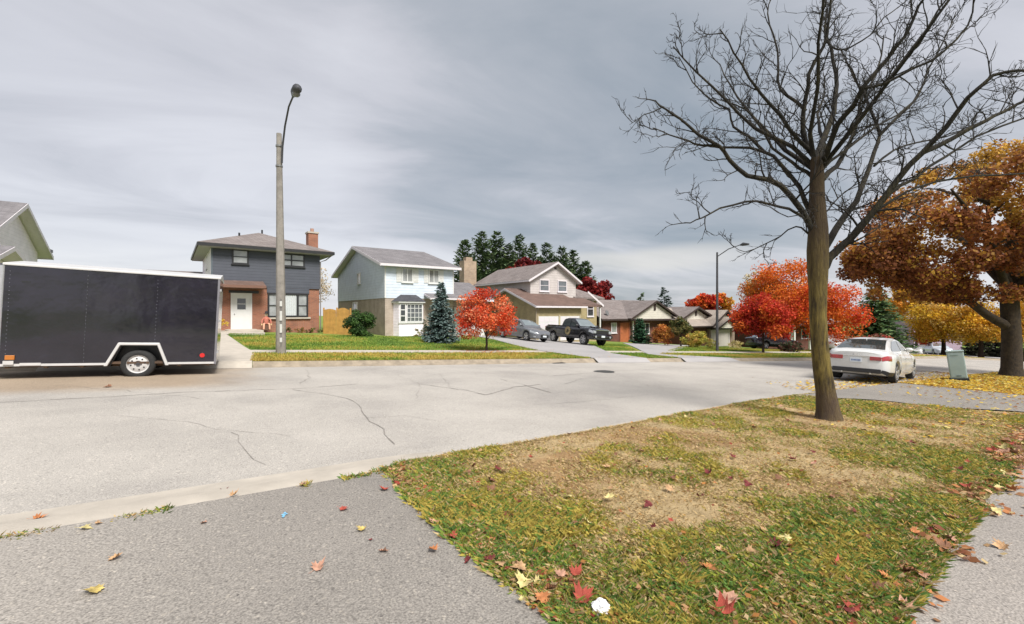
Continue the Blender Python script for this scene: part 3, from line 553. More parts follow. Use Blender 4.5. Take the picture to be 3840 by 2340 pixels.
# crumpled tissue and the blue paint dab
s, t = px2g(1445, 1489); mb = MB(); random.seed(3); mb.ball((0, 0, .03), (.048, .04, .034), 18, 12, .3)
o = mb.build('crumpled_tissue', mat('tissue', (.72, .72, .73), .9, .06), smooth=None); o.location = (s, t, Tf(s, t) + .02); meta(o, 'crumpled white paper tissue on the lawn by the red leaves', 'tissue')
s, t = px2g(683, 1251); mb = MB()
for dx, dy, r in ((0, 0, .016), (.008, .035, .010), (-.006, -.03, .009), (.02, .01, .007)):
    n = 9; mb.add([(dx + r * math.cos(k * 6.283 / n) * random.uniform(.6, 1.3), dy + r * 1.5 * math.sin(k * 6.283 / n) * random.uniform(.6, 1.3), 0) for k in range(n)], [tuple(range(n))])
o = mb.build('blue_paint_mark', mat('blue_paint', (.18, .42, .62), .7, .2, 60)); o.location = (s, t, Tf(s, t) + .036); meta(o, kind='structure')
#@@PART3
# ------------------------------------------------------------------ street furniture
galv = mat('galvanised', (.20, .20, .195), .45, .2, 6, metal=.4); cpole = mat('concrete_pole', (.235, .215, .19), .9, .2, 5, .5, 60); darkm = mat('lamp_metal', (.045, .045, .05), .5, .2)
tagm = mat('pale_tag', (.5, .5, .47), .6, .1)
lx, ly = .52, 18.72; o = empty('street_lamp', (lx, ly, Tf(lx, ly)), 0, 'tall weathered concrete street lamp beside the front lawn of the brick house', 'street lamp')
MB().tube([(0, 0, -.2), (0, 0, 1.5), (-.06, .02, 8.22)], [.175, .165, .088], 8).build('pole', cpole, o, smooth=20)
MB().tube([(.03, -.10, 7.1), (.05, -.16, 7.7), (.12, -.5, 8.35), (.22, -1.05, 8.85), (.34, -1.75, 9.0)], [.035, .035, .032, .03, .028], 8).build('arm', darkm, o, smooth=60)
mb = MB().tube([(.33, -1.65, 8.99), (.36, -1.95, 9.02), (.42, -2.3, 9.0), (.44, -2.42, 8.95)], [.05, .13, .15, .04], 10); mb.cyl((.36, -1.95, 9.16), (0, 0, 1), .04, .12, 8); hd = mb.build('lamp_head', darkm, o, smooth=50)
MB().ball((.40, -2.1, 8.90), (.13, .17, .10), 12, 8).build('lamp_glass', mat('lamp_glass', (.12, .12, .12), .2, .1, spec=.8), hd, smooth=180)
for z in (7.75, 7.0): MB().tube([(-.06 + .005, .02, z - .03), (-.06 + .005, .02, z + .03)], .125, 12).build('clamp_band', galv, o)
mb = MB()
for z0_, z1_ in ((.35, .6), (.75, 1.05), (1.2, 1.55), (1.75, 1.95)): mb.box(-.13 - .03, .02 - .03, -.19, -.183, z0_, z1_)
MB().box(-.01, .012, -.182, -.172, .3, 2.05).build('number_strip', mat('grey_strip', (.09, .09, .09), .7, .2), o)
for i, (a, b) in enumerate(((.45, .62), (.8, 1.12), (1.25, 1.6), (1.78, 1.97))): MB().box(-.045, .035, -.19, -.183, a, b).build('number_tag', tagm, o)
def lamp2(name, x, y, h, dx, dy, r, label):
    o = empty(name, (x, y, Tf(x, y)), 0, label, 'street lamp')
    MB().tube([(0, 0, -.2), (0, 0, h)], [r, r * .6], 8).build('pole', darkm, o, smooth=40)
    MB().tube([(0, 0, h - .3), (dx * .5, dy * .5, h + .15), (dx, dy, h + .35)], [.03, .03, .025], 6).build('arm', darkm, o, smooth=60)
    MB().tube([(dx * .97, dy * .97, h + .33), (dx * 1.1, dy * 1.1, h + .37), (dx * 1.35, dy * 1.35, h + .33)], [.04, .12, .05], 8).build('lamp_head', darkm, o, smooth=60)
lamp2('street_lamp', 27.35, 20.08, 6.85, .35, -1.5, .10, 'slim dark street lamp on the grass in front of the tan garage')
lamp2('street_lamp', 68.6, 30.6, 7.6, 1.4, -1.6, .13, 'distant thin street lamp rising above the orange tree beside the spruce')
bx, by = 21.6, 6.15; o = empty('utility_box', (bx, by, Tf(bx, by) + .02), 0, 'leaning pale green utility box standing in yellow leaves', 'utility box', rot=(R(-2), R(0), R(-72)))
o.rotation_euler = (Matrix.Rotation(R(-72), 4, 'Z') @ Matrix.Rotation(R(-7), 4, 'Y')).to_euler()
gbox = mat('utility_green', (.29, .36, .35), .55, .08, 3)
MB().box(-.25, .25, -.23, .23, 0, .09).build('base', mat('box_base', (.02, .02, .02), .8, .1), o)
mb = MB().box(-.22, .22, -.20, .20, .09, 1.03); bd = mb.build('cabinet', gbox, o, bevel=.02); MB().box(-.235, .235, -.22, .215, 1.03, 1.07).build('lid', gbox, o, bevel=.012)
MB().box(-.19, .19, -.208, -.2005, .14, .98).build('door', gbox, o, bevel=.004)
MB().box(-.05, .07, -.216, -.2085, .17, .21).build('label_plate', mat('box_label', (.12, .16, .17), .5, .1), o); MB().box(-.14, .06, -.216, -.2085, .90, .92).build('vent_slot', mat('slot', (.16, .22, .2), .6, .1), o)

# ------------------------------------------------------------------ cargo trailer
navy = mat('navy_panel', (.010, .009, .015), .18, .25, 1.1, .8, .8, coat=.7, tint=(.019, .0165, .026), spec=.4); _nt = navy.node_tree; [setattr(n.inputs['Distance'], 'default_value', .10) for n in _nt.nodes if n.type == 'BUMP']
wtrim = mat('trailer_white', (.50, .49, .48), .35, .06, 3)
tx, ty = -2.69, 13.73
o = empty('cargo_trailer', (tx, ty, .005), 0, 'dark navy enclosed cargo trailer with white trim parked at the far kerb', 'trailer', rot=(0, R(2.5), R(2)))
X0, X1, ZB, ZT = -2.32, 1.56, .37, 2.56
arch = [(.52, .35), (.34, .80), (-.31, .80), (-.53, .35)]
side = [(X0, ZB), (X0, ZT), (X1, ZT), (X1, ZB)] + arch
mb = MB().prism([(x, .0, z) for x, z in side], (0, .03, 0)); b1 = mb.build('side_panel', navy, o)
MB().prism([(x, 1.97, z) for x, z in side], (0, .03, 0)).build('side_panel', navy, o)
mb = MB(); mb.add([(X0 + .01, .03, ZB), (X0 - .95, 1.0, ZB), (X0 + .01, 1.97, ZB), (X0 + .01, .03, ZT), (X0 - .95, 1.0, ZT - .1), (X0 + .01, 1.97, ZT)], [(0, 1, 4, 3), (1, 2, 5, 4), (0, 1, 2), (3, 4, 5)]); mb.build('nose', navy, o)
MB().box(X0 + .02, X1 - .03, .032, 1.968, ZB - .02, ZB + .03).build('floor', mat('floor_wood', (.09, .055, .035), .9, .3, 4), o)
mb = MB().prism([(X0 - .02, -.02, ZT), (X0 - .02, 1.0, ZT + .13), (X0 - .02, 2.02, ZT), (X0 - .02, 2.02, ZT - .05), (X0 - .02, -.02, ZT - .05)], (X1 - X0 + .05, 0, 0)); mb.build('roof', wtrim, o, bevel=.01)
mb = MB().box(X0, .0 - .56, -.006, .02, ZB - .04, ZB + .012).box(.55, X1, -.006, .02, ZB - .04, ZB + .012); mb.build('bottom_rail', wtrim, o)
MB().tube([(X0 - .03, .02, ZB - .03), (X0 - .03, .02, ZT - .06)], .05, 12).build('corner_post', mat('silver', (.45, .45, .47), .3, .1, metal=.5), o, smooth=60)
mb = MB().box(X1 - .035, X1 + .012, -.012, .05, ZB - .05, ZT - .05); mb.build('rear_post', mat('grey_post', (.16, .155, .17), .4, .1), o)
rd = MB().box(X1 - .01, X1 + .012, .06, 1.94, ZB, ZT - .08).build('rear_door', navy, o)
mb = MB(); [mb.box(X1 + .012, X1 + .05, .0, .16, z, z + .06) for z in (.6, 1.4, 2.2)]; mb.build('hinge', alloy, rd)
fm = MB(); P = [(.60, .31), (.40, .86), (-.37, .86), (-.61, .31)]; Q = [(.535, .31), (.36, .80), (-.33, .80), (-.545, .31)]
fm.prism([(x, -.07, z) for x, z in P] + [(x, -.07, z) for x, z in Q[::-1]], (0, .09, 0)); fm.build('fender', wtrim, o, bevel=.012)
fm = MB().prism([(x * .98, .03, z - .005) for x, z in Q] + [(x * .95, .03, z - .03) for x, z in Q[::-1]], (0, .34, 0)); fm.build('wheel_well', black, o)
fm = MB().box(-.5, .5, .36, .40, .33, .82); fm.build('wheel_well', black, o)
def trailer_wheel(y):
    wh = MB().cyl((0, y, .34), (0, 1, 0), .20, .1, 8).build('wheel', black, o)
    mb = MB(); prof = [(.215, -.10), (.25, -.115), (.315, -.105), (.34, -.07), (.34, .07), (.315, .105), (.2, .1)]; n = 36
    for i, (r, d) in enumerate(prof):
        for j in range(n): mb.v.append((r * math.cos(j * 6.2832 / n), y + d, .34 + r * math.sin(j * 6.2832 / n)))
    mb.f = [(i * n + j, i * n + (j + 1) % n, (i + 1) * n + (j + 1) % n, (i + 1) * n + j) for i in range(len(prof) - 1) for j in range(n)]; mb.build('tyre', rubber, wh, smooth=50)
    mb = MB(); prof = [(.218, -.105), (.205, -.085), (.19, -.06), (.16, -.085), (.08, -.095), (.07, -.06), (.001, -.06)]
    for i, (r, d) in enumerate(prof):
        for j in range(n): mb.v.append((r * math.cos(j * 6.2832 / n), y + d, .34 + r * math.sin(j * 6.2832 / n)))
    mb.f = [(i * n + j, i * n + (j + 1) % n, (i + 1) * n + (j + 1) % n, (i + 1) * n + j) for i in range(len(prof) - 1) for j in range(n)]; rm = mb.build('rim', wtrim, wh, smooth=35)
    mb = MB()
    for k in range(8):
        a = k * math.pi / 4 + .2; mb.cyl((.137 * math.cos(a), y - .093, .34 + .137 * math.sin(a)), (0, 1, 0), .017, .012, 10)
    mb.build('rim_hole', black, wh); MB().cyl((0, y - .075, .34), (0, 1, 0), .042, .05, 16, .03).build('hub_cap', darkm, wh)
trailer_wheel(.13); trailer_wheel(1.87)
MB().tube([(0, .2, .34), (0, 1.8, .34)], .03, 8).build('axle', black, o)
brn = mat('rusty_frame', (.15, .095, .055), .9, .3, 5)
mb = MB(); [mb.box(x - .03, x + .03, .04, 1.96, ZB - .09, ZB - .02) for x in (-2.2, -1.6, -1.0, .8, 1.4)]; mb.box(X0, X1 - .02, .34, .42, ZB - .10, ZB - .02).box(X0, X1 - .02, 1.58, 1.66, ZB - .10, ZB - .02); mb.build('chassis', brn, o)
MB().tube([(X0 - .85, 1.0, .40), (X0 - 2.0, 1.0, .40)], .05, 6).build('tongue', black, o); MB().tube([(X0 - 1.7, 1.0, .02), (X0 - 1.7, 1.0, .7)], .035, 8).build('jack', alloy, o)
for x in (-.97, .30, X0 + .1):
    mb = MB(); [mb.ball((x + random.uniform(-.004, .004), -.003, z), (.010, .006, .010), 6, 4) for z in np.arange(ZB + .06, ZT - .1, .085) if not (abs(x) < .5 and z < .9)]
    mb.build('rivet_row', mat('rivet', (.09, .09, .11), .3, .1, coat=.3), o)
mb = MB().box(-.975, -.965, -.004, .0, ZB + .02, ZT - .07); mb.build('panel_seam', black, o)
redl = mat('red_lens', (.5, .012, .012), .2, .1, coat=.5); amb = mat('amber_lens', (.42, .14, .02), .3, .1, coat=.4)
MB().cyl((1.27, -.012, .55), (0, 1, 0), .055, .03, 20, .045).build('marker_light', redl, o); mk = MB().box(X0 + .10, X0 + .25, -.03, .0, .47, .57).build('marker_light', amb, o, bevel=.01); mk['label'] = 'amber side marker light'
MB().box(X0 + .08, X0 + .24, -.04, .0, .37, .45).box(X0 + .33, X0 + .66, -.02, .0, .345, .40).build('step_bracket', wtrim, o)
MB().box(X0 + .28, X0 + .42, -.006, -.001, 2.16, 2.19).build('small_plate', black, o)

# ------------------------------------------------------------------ vehicles
def atp(px, Y): rx = (px - 1232) / 1072; return Y * (rx * .8746 + .4848), Y * (-rx * .4848 + .8746)
def catmull(pts, x):
    xs = [p[0] for p in pts]; return float(np.interp(x, xs, [p[1] for p in pts])) if xs[0] < xs[-1] else float(np.interp(x, xs[::-1], [p[1] for p in pts[::-1]]))
def place(loc, ang):
    s, t = loc; f = Vector((math.cos(ang), math.sin(ang), 0)); l = Vector((-f.y, f.x, 0)); d = 1.4
    zf = Tf(s + f.x * d, t + f.y * d); zb = Tf(s - f.x * d, t - f.y * d); zl = Tf(s + l.x * .75, t + l.y * .75); zr = Tf(s - l.x * .75, t - l.y * .75)
    X = Vector((f.x * 2 * d, f.y * 2 * d, zf - zb)).normalized(); Y = Vector((l.x * 1.5, l.y * 1.5, zl - zr)).normalized(); Z = X.cross(Y).normalized(); Y = Z.cross(X)
    return (s, t, (zf + zb) / 2 + .03), Matrix((X, Y, Z)).transposed().to_euler()
SEDAN = dict(zt=[(-2.42, .98), (-2.36, 1.04), (-2.25, 1.075), (-1.8, 1.06), (-1.2, 1.02), (0, .98), (.95, .96), (1.5, .88), (1.95, .79), (2.2, .71), (2.32, .62), (2.38, .55)],
    w=[(-2.42, .66), (-2.36, .74), (-2.2, .83), (-1.8, .895), (-1.0, .915), (.8, .915), (1.5, .90), (1.9, .86), (2.15, .76), (2.3, .60), (2.38, .42)],
    zb=[(-2.42, .36), (-2.2, .26), (-1.9, .24), (1.9, .22), (2.2, .22), (2.38, .28)], ax=(-1.38, 1.42), R=.33, AR=.385,
    roof=[(-1.98, 1.07), (-1.6, 1.23), (-1.1, 1.39), (-.6, 1.455), (-.1, 1.47), (.25, 1.42), (.6, 1.27), (.98, 1.06), (1.1, .97)], wb=.78, belt=.98, tum=.42, bp=-.25,
    win=[[(.68, 1.04), (.28, 1.33), (-.20, 1.39), (-.20, 1.04)], [(-.30, 1.04), (-.30, 1.39), (-.95, 1.36), (-1.42, 1.16), (-1.5, 1.05)]])
TRUCK = dict(zt=[(-2.95, 1.24), (-2.9, 1.28), (-1.0, 1.27), (-.9, 1.24), (1.0, 1.22), (1.3, 1.26), (2.0, 1.24), (2.45, 1.18), (2.62, 1.10), (2.68, 1.0)],
    w=[(-2.95, .93), (-2.85, .96), (0, .965), (1.9, .97), (2.4, .95), (2.6, .88), (2.68, .82)], zb=[(-2.95, .55), (-2.6, .48), (1.8, .44), (2.4, .42), (2.68, .46)], ax=(-1.85, 1.72), R=.40, AR=.47,
    roof=[(-.92, 1.27), (-.85, 1.6), (-.72, 1.83), (-.4, 1.90), (.1, 1.90), (.35, 1.85), (.75, 1.60), (1.15, 1.33), (1.25, 1.24)], wb=.86, belt=1.24, tum=.28, bp=.12,
    win=[[(.98, 1.32), (.48, 1.68), (.17, 1.76), (.17, 1.30)], [(.06, 1.30), (.06, 1.76), (-.55, 1.76), (-.70, 1.66), (-.74, 1.32)]])
def vehicle(name, label, cat, loc, ang, spec, paint, glass, group=None, rimm=None, detail=True, kind='sedan'):
    loc, rot = place(loc, ang); o = empty(name, loc, 0, label, cat, group, rot)
    S = spec; xs = sorted(set(np.round(np.concatenate([np.linspace(S['zt'][0][0], S['zt'][-1][0], 60)] + [np.linspace(a - S['AR'], a + S['AR'], 17) for a in S['ax']]), 4)))
    FR = [0, .12, .36, .55, .74, .9, 1.0]; WF = [.93, .985, 1.0, .995, .985, .955, .90]
    zt = lambda x: catmull(S['zt'], x); hw = lambda x: catmull(S['w'], x)
    def zlow(x):
        z = catmull(S['zb'], x)
        for a in S['ax']:
            if abs(x - a) < S['AR']: z = max(z, S['R'] + math.sqrt(S['AR'] ** 2 - (x - a) ** 2))
        return z
    def sp(x, f, off=0):
        z = zlow(x) + f * (zt(x) - .03 - zlow(x)); return (hw(x) * float(np.interp(f, FR, WF)) + off, z)
    mb = MB(); k = 0
    for x in xs:
        zl = zlow(x); ring = [(0, zl), (hw(x) * .8, zl)] + [sp(x, f) for f in FR] + [(hw(x) * .72, zt(x) + .0), (hw(x) * .4, zt(x) + .018), (0, zt(x) + .022)]
        full = [(y, z) for y, z in ring] + [(-y, z) for y, z in ring[-2:0:-1]]; k = len(full); mb.v += [(float(x), y, z) for y, z in full]
    n = len(xs); mb.f = [(i * k + j, (i + 1) * k + j, (i + 1) * k + (j + 1) % k, i * k + (j + 1) % k) for i in range(n - 1) for j in range(k)] + [tuple(range(k)), tuple(range((n - 1) * k, n * k))[::-1]]
    body = mb.build('body', paint, o, smooth=42)
    # cabin
    ys = lambda z: S['wb'] - (z - S['belt']) * S['tum']; rf = lambda x: catmull(S['roof'], x)
    rx = np.linspace(S['roof'][0][0], S['roof'][-1][0], 46); mb = MB(); z_b = S['belt'] - .06
    for x in rx:
        r = max(rf(x), z_b + .04); ring = [(0, z_b), (ys(z_b), z_b), (ys((z_b + r) / 2), (z_b + r) / 2), (ys(r - .05) , r - .05), (ys(r) - .06, r - .008), (ys(r) * .5, r + .012), (0, r + .016)]
        full = ring + [(-y, z) for y, z in ring[-2:0:-1]]; k = len(full); mb.v += [(float(x), y, z) for y, z in full]
    n = len(rx); mb.f = [(i * k + j, (i + 1) * k + j, (i + 1) * k + (j + 1) % k, i * k + (j + 1) % k) for i in range(n - 1) for j in range(k)] + [tuple(range(k)), tuple(range((n - 1) * k, n * k))]
    mb.build('cabin', paint, o, smooth=42)
    for sg in (1, -1):
        for poly in S['win']:
            mb = MB(); mb.prism([(x, sg * (ys(z) + .004), z) for x, z in poly], (0, sg * .008, 0)); mb.build('side_window', glass, o)
    def screen(xa, xb, nm, marg=.07):
        mb = MB(); X = np.linspace(xa, xb, 12)
        for x in X:
            r = rf(x)
            for q in np.linspace(-1, 1, 9):
                y = q * (ys(r) - marg); mb.v.append((float(x), y, r + .022 - .016 * abs(q) ** 1.5 + .002))
        mb.f = [(i * 9 + j, (i + 1) * 9 + j, (i + 1) * 9 + j + 1, i * 9 + j + 1) for i in range(11) for j in range(8)]; mb.build(nm, glass, o, smooth=180)
    glass0 = glass; glass = mat('screen_glass', (.42, .47, .47), .08, .12, 2, metal=.75)
    if kind == 'sedan':
        screen(.30, .98, 'windscreen'); glass = glass0 if ang < 1 and ang > 0 else glass; screen(-1.93, -1.06, 'rear_window')
    else:
        screen(.42, 1.17, 'windscreen')
        MB().box(-.955, -.925, -.62, .62, 1.38, 1.72).build('rear_window', glass, o)
    glass = glass0
    # wheels
    rimm = rimm or alloy; Rr = S['R']; tw = .215 if kind == 'sedan' else .27
    for a in S['ax']:
        for sg in (1, -1):
            yc = sg * (hw(a) - tw / 2 - .03); n = 28
            wh = MB().cyl((a, yc, Rr), (0, 1, 0), Rr * .3, tw * .6, 8).build('wheel', black, o)
            def rev(prof, nm, m, sm=40):
                mb = MB()
                for r, d in prof: mb.v += [(a + r * math.cos(j * 6.2832 / n), yc + sg * d, Rr + r * math.sin(j * 6.2832 / n)) for j in range(n)]
                mb.f = [(i * n + j, i * n + (j + 1) % n, (i + 1) * n + (j + 1) % n, (i + 1) * n + j) for i in range(len(prof) - 1) for j in range(n)]; return mb.build(nm, m, wh, smooth=sm)
            h = tw / 2; rev([(Rr * .62, -h), (Rr * .95, -h), (Rr, -h * .6), (Rr, h * .6), (Rr * .95, h * .95), (Rr * .70, h)], 'tyre', rubber)
            rev([(Rr * .71, h * .98), (Rr * .66, h * .9), (Rr * .63, h * .45), (.001, h * .35)], 'rim_well', mat('rim_dark', (.07, .07, .075), .5, .1))
            mb = MB()
            for q in range(5 if kind == 'sedan' else 6):
                an = q * 6.2832 / (5 if kind == 'sedan' else 6) + .3; ca, sa = math.cos(an), math.sin(an); wd = Rr * .12; r0, r1 = Rr * .08, Rr * .66
                mb.prism([(a + r0 * ca - wd * sa, yc + sg * h * .55, Rr + r0 * sa + wd * ca), (a + r1 * ca - wd * .8 * sa, yc + sg * h * .80, Rr + r1 * sa + wd * .8 * ca), (a + r1 * ca + wd * .8 * sa, yc + sg * h * .80, Rr + r1 * sa - wd * .8 * ca), (a + r0 * ca + wd * sa, yc + sg * h * .55, Rr + r0 * sa - wd * ca)], (0, sg * .03, 0))
            mb.tube([(a + Rr * .66 * math.cos(j * .2244), yc + sg * h * .88, Rr + Rr * .66 * math.sin(j * .2244)) for j in range(29)], .014, 5); mb.cyl((a, yc + sg * h * .7, Rr), (0, 1, 0), Rr * .14, .04, 12)
            mb.build('rim', rimm, wh, smooth=40)
    MB().box(S['ax'][0] - .5, S['ax'][1] + .5, -hw(0) * .72, hw(0) * .72, S['zb'][2][1] - .03 , S['zb'][2][1] + .12).build('underbody', black, o)
    if not detail: return o, sp, hw, zt
    def patch(nm, x0, x1, f0, f1, m, off=.006, sides=(1, -1), par=None):
        for sg in sides:
            mb = MB(); X = np.linspace(x0, x1, 9); Fv = np.linspace(f0, f1, 5)
            for x in X:
                for f in Fv: y, z = sp(x, f, off); mb.v.append((float(x), sg * y, z))
            mb.f = [(i * 5 + j, (i + 1) * 5 + j, (i + 1) * 5 + j + 1, i * 5 + j + 1) for i in range(8) for j in range(4)]; mb.build(nm, m, par or o, smooth=180)
    seam = mat('panel_gap', (.012, .012, .012), .7, .1)
    for sg in (1, -1):
        for x in ((S['bp'], .78 if kind == 'sedan' else .98, -1.0 if kind == 'sedan' else -.82)):
            mb = MB(); X = [x - .006, x + .006]; Fv = np.linspace(.08, .985, 12); b = len(mb.v)
            for xx in X: mb.v += [(xx, sg * sp(xx, f, .002)[0], sp(xx, f)[1]) for f in Fv]
            mb.f += [(b + j, b + j + 1, b + 12 + j + 1, b + 12 + j) for j in range(11)]; mb.build('door_seam', seam, o)
        for x in ((.05 if kind == 'sedan' else .3) - .10, S['bp'] - .75 if kind == 'sedan' else -.55):
            y, z = sp(x, .80, 0); MB().box(x - .09, x + .09, min(sg * (y - .01), sg * (y + .025)), max(sg * (y - .01), sg * (y + .025)), z - .015, z + .015).build('door_handle', paint, o, bevel=.006)
        xm = .72 if kind == 'sedan' else .98; y = ys(S['belt'] + .08); MB().ball((xm, sg * (y + .09), S['belt'] + .10), (.08, .12, .075 if kind == 'sedan' else .12), 12, 8).build('mirror', paint if kind == 'sedan' else black, o, smooth=180)
    lens = mat('headlamp', (.30, .32, .34), .12, .2, 9, coat=.8, spec=.9); tail = mat('tail_lens', (.30, .008, .012), .15, .35, 9, coat=.7, spec=.8)
    xf, xr = S['zt'][-1][0], S['zt'][0][0]; plm = mat('plate', (.58, .62, .66), .5, .05); ink = mat('plate_ink', (.06, .12, .30), .6, .1)
    if kind == 'sedan':
        patch('headlight', 1.78, 2.24, .70, .93, lens, .008); patch('taillight', -2.41, -2.02, .62, .82, tail, .008); patch('bumper_trim', -2.41, -1.80, .0, .16, black, .005)
        MB().box(xr - .02, xr + .02, -.66, -.36, .74, .865).build('taillight', tail, o, bevel=.012); MB().box(xr - .02, xr + .02, .36, .66, .74, .865).build('taillight', tail, o, bevel=.012)
        MB().box(xr - .022, xr + .02, -.655, .655, .33, .47).build('rear_valance', black, o, bevel=.02)
        MB().box(xr - .016, xr, -.36, .36, .86, .885).build('trunk_trim', chrome, o, bevel=.004); MB().cyl((xr - .012, 0, .925), (1, 0, 0), .05, .02, 16).build('rear_badge', chrome, o)
        p = MB().box(xr - .018, xr, -.16, .16, .66, .80).build('licence_plate', plm, o, bevel=.005); q = MB()
        for i in range(7): q.box(xr - .021, xr - .018, -.12 + i * .036, -.12 + i * .036 + .022, .70, .755)
        q.build('plate_text', ink, p)
        MB().box(xr - .012, xr, -.40, -.36, .30, .34).box(xr - .012, xr, .36, .40, .30, .34).build('exhaust', chrome, o)
        g = MB().box(xf - .03, xf + .012, -.36, .36, .30, .52).build('grille', black, o, bevel=.03); MB().box(xf + .010, xf + .024, -.16, .16, .35, .46).build('licence_plate', plm, o)
        MB().cyl((xf + .005, 0, .535), (1, 0, 0), .05, .03, 16).build('front_badge', chrome, o)
        patch('fog_lamp', 2.1, 2.24, .20, .36, lens, .006)
        if spec.get('antenna', 1): MB().prism([(-1.0, -.01, 1.42), (-1.15, -.01, 1.40), (-1.12, -.01, 1.47)], (0, .02, 0)).build('antenna_fin', paint, o)
    else:
        MB().box(xf - .02, xf + .03, -.56, .56, .84, 1.08).build('grille', black, o, bevel=.03)
        mb = MB().box(xf - .03, xf + .05, -.62, .62, 1.08, 1.13); mb.build('grille_surround', chrome, o, bevel=.02)
        MB().box(xf - .05, xf + .10, -.92, .92, .55, .76).build('front_bumper', paint, o, bevel=.05); MB().box(xf + .10, xf + .115, -.16, .16, .60, .73).build('licence_plate', plm, o); MB().box(xf - .06, xf + .08, -.80, .80, .42, .54).build('air_dam', black, o, bevel=.04)
        patch('headlight', 2.30, 2.66, .70, .93, lens, .012)
        for sg in (1, -1): MB().box(xf - .03, xf + .02, min(sg * .58, sg * .84), max(sg * .58, sg * .84), .86, 1.05).build('headlight', lens, o, bevel=.03); MB().cyl((xf + .10, sg * .66, .64), (1, 0, 0), .07, .02, 14).build('fog_lamp', lens, o)
        mb = MB(); mb.prism([(1.45, -.30, 1.255), (1.45, .30, 1.255), (1.80, .36, 1.34), (2.15, .36, 1.26), (2.15, -.36, 1.26), (1.80, -.36, 1.34)], (0, 0, .03)); mb.build('hood_scoop', paint, o, bevel=.02)
        MB().box(2.02, 2.17, -.30, .30, 1.285, 1.315).build('scoop_vent', black, o)
        MB().box(-2.82, -1.0, -.80, .80, 1.26, 1.32).build('bed_cover', mat('bed_vinyl', (.035, .03, .028), .7, .2), o, bevel=.02)
        MB().box(xr - .1, xr, -.88, .88, .52, .72).build('rear_bumper', chrome, o, bevel=.03); MB().box(-.8, 1.15, -.99, -.93, .42, .48).build('side_step', black, o, bevel=.02); MB().box(-.8, 1.15, .93, .99, .42, .48).build('side_step', black, o, bevel=.02)
        MB().box(xr - .012, xr, -.92, -.76, .85, 1.18).build('taillight', tail, o); MB().box(xr - .012, xr, .76, .92, .85, 1.18).build('taillight', tail, o)
    return o, sp, hw, zt
def carpaint(name, c, rough=.25, metal=.0): return mat(name, c, rough, .04, 2, coat=.9, metal=metal)
pw = carpaint('car_white', (.58, .58, .57)); pg = carpaint('car_grey', (.15, .155, .17), .3, .35); pk = carpaint('car_black', (.004, .004, .007)); pn = carpaint('car_navy', (.015, .017, .03))
skyglass = mat('car_glass', (.035, .045, .045), .05, .1, spec=.9, coat=1.)
vehicle('parked_car', 'white sedan seen from behind, parked at the near kerb beyond the bare tree', 'car', (19.4, 7.8), R(10.5), SEDAN, pw, skyglass)
vehicle('parked_car', 'grey sedan parked nose out on the driveway beside the small red maple', 'car', (16.4, 28.0), R(-82), SEDAN, pg, skyglass)
tr, sp, hw, zt_ = vehicle('pickup_truck', 'black pickup truck with a round tan emblem on its door', 'pickup truck', (20.5, 26.9), R(-88), TRUCK, pk, skyglass, kind='truck', rimm=alloy)
# round door emblem: tan disc with a dark ring and an abstract animal head shape
tanm = mat('emblem_tan', (.33, .26, .13), .5, .35, 5); dkm = mat('emblem_dark', (.04, .035, .02), .5, .3, 9); ym = hw(.1) * 1.0 + .006
em = MB().cyl((-.02, -ym, .93), (0, 1, 0), .31, .012, 40).build('door_emblem', tanm, tr)
mb = MB(); mb.tube([(-.02 + .275 * math.cos(a), -ym - .007, .93 + .275 * math.sin(a)) for a in np.linspace(0, 6.2832, 41)], .008, 4)
mb.add([(-.02 + x, -ym - .008, .93 + z) for x, z in [(-.16, -.13), (-.08, .05), (-.13, .16), (-.02, .10), (.06, .17), (.09, .06), (.18, .0), (.16, -.06), (.05, -.08), (.02, -.17)]], [tuple(range(10))]); mb.build('emblem_figure', dkm, em, recalc=False)
vehicle('parked_car', 'dark blue car half hidden under the red maple on the far lawn', 'car', (41.5, 24.6), R(-20), SEDAN, pn, skyglass, detail=False)
vehicle('parked_car', 'distant white car just right of the near white sedan', 'car', atp(2224, 62), R(170), SEDAN, pw, skyglass, detail=False)
vehicle('parked_car', 'distant pale blue white car facing the camera beside the utility box', 'car', atp(2256, 56), R(215), SEDAN, carpaint('car_pale', (.5, .55, .6)), skyglass, detail=False)
vehicle('parked_car', 'pale car glimpsed between the bare trunk and the near white sedan', 'car', atp(2010, 40), R(190), SEDAN, carpaint('car_cream', (.5, .5, .48)), skyglass, detail=False)
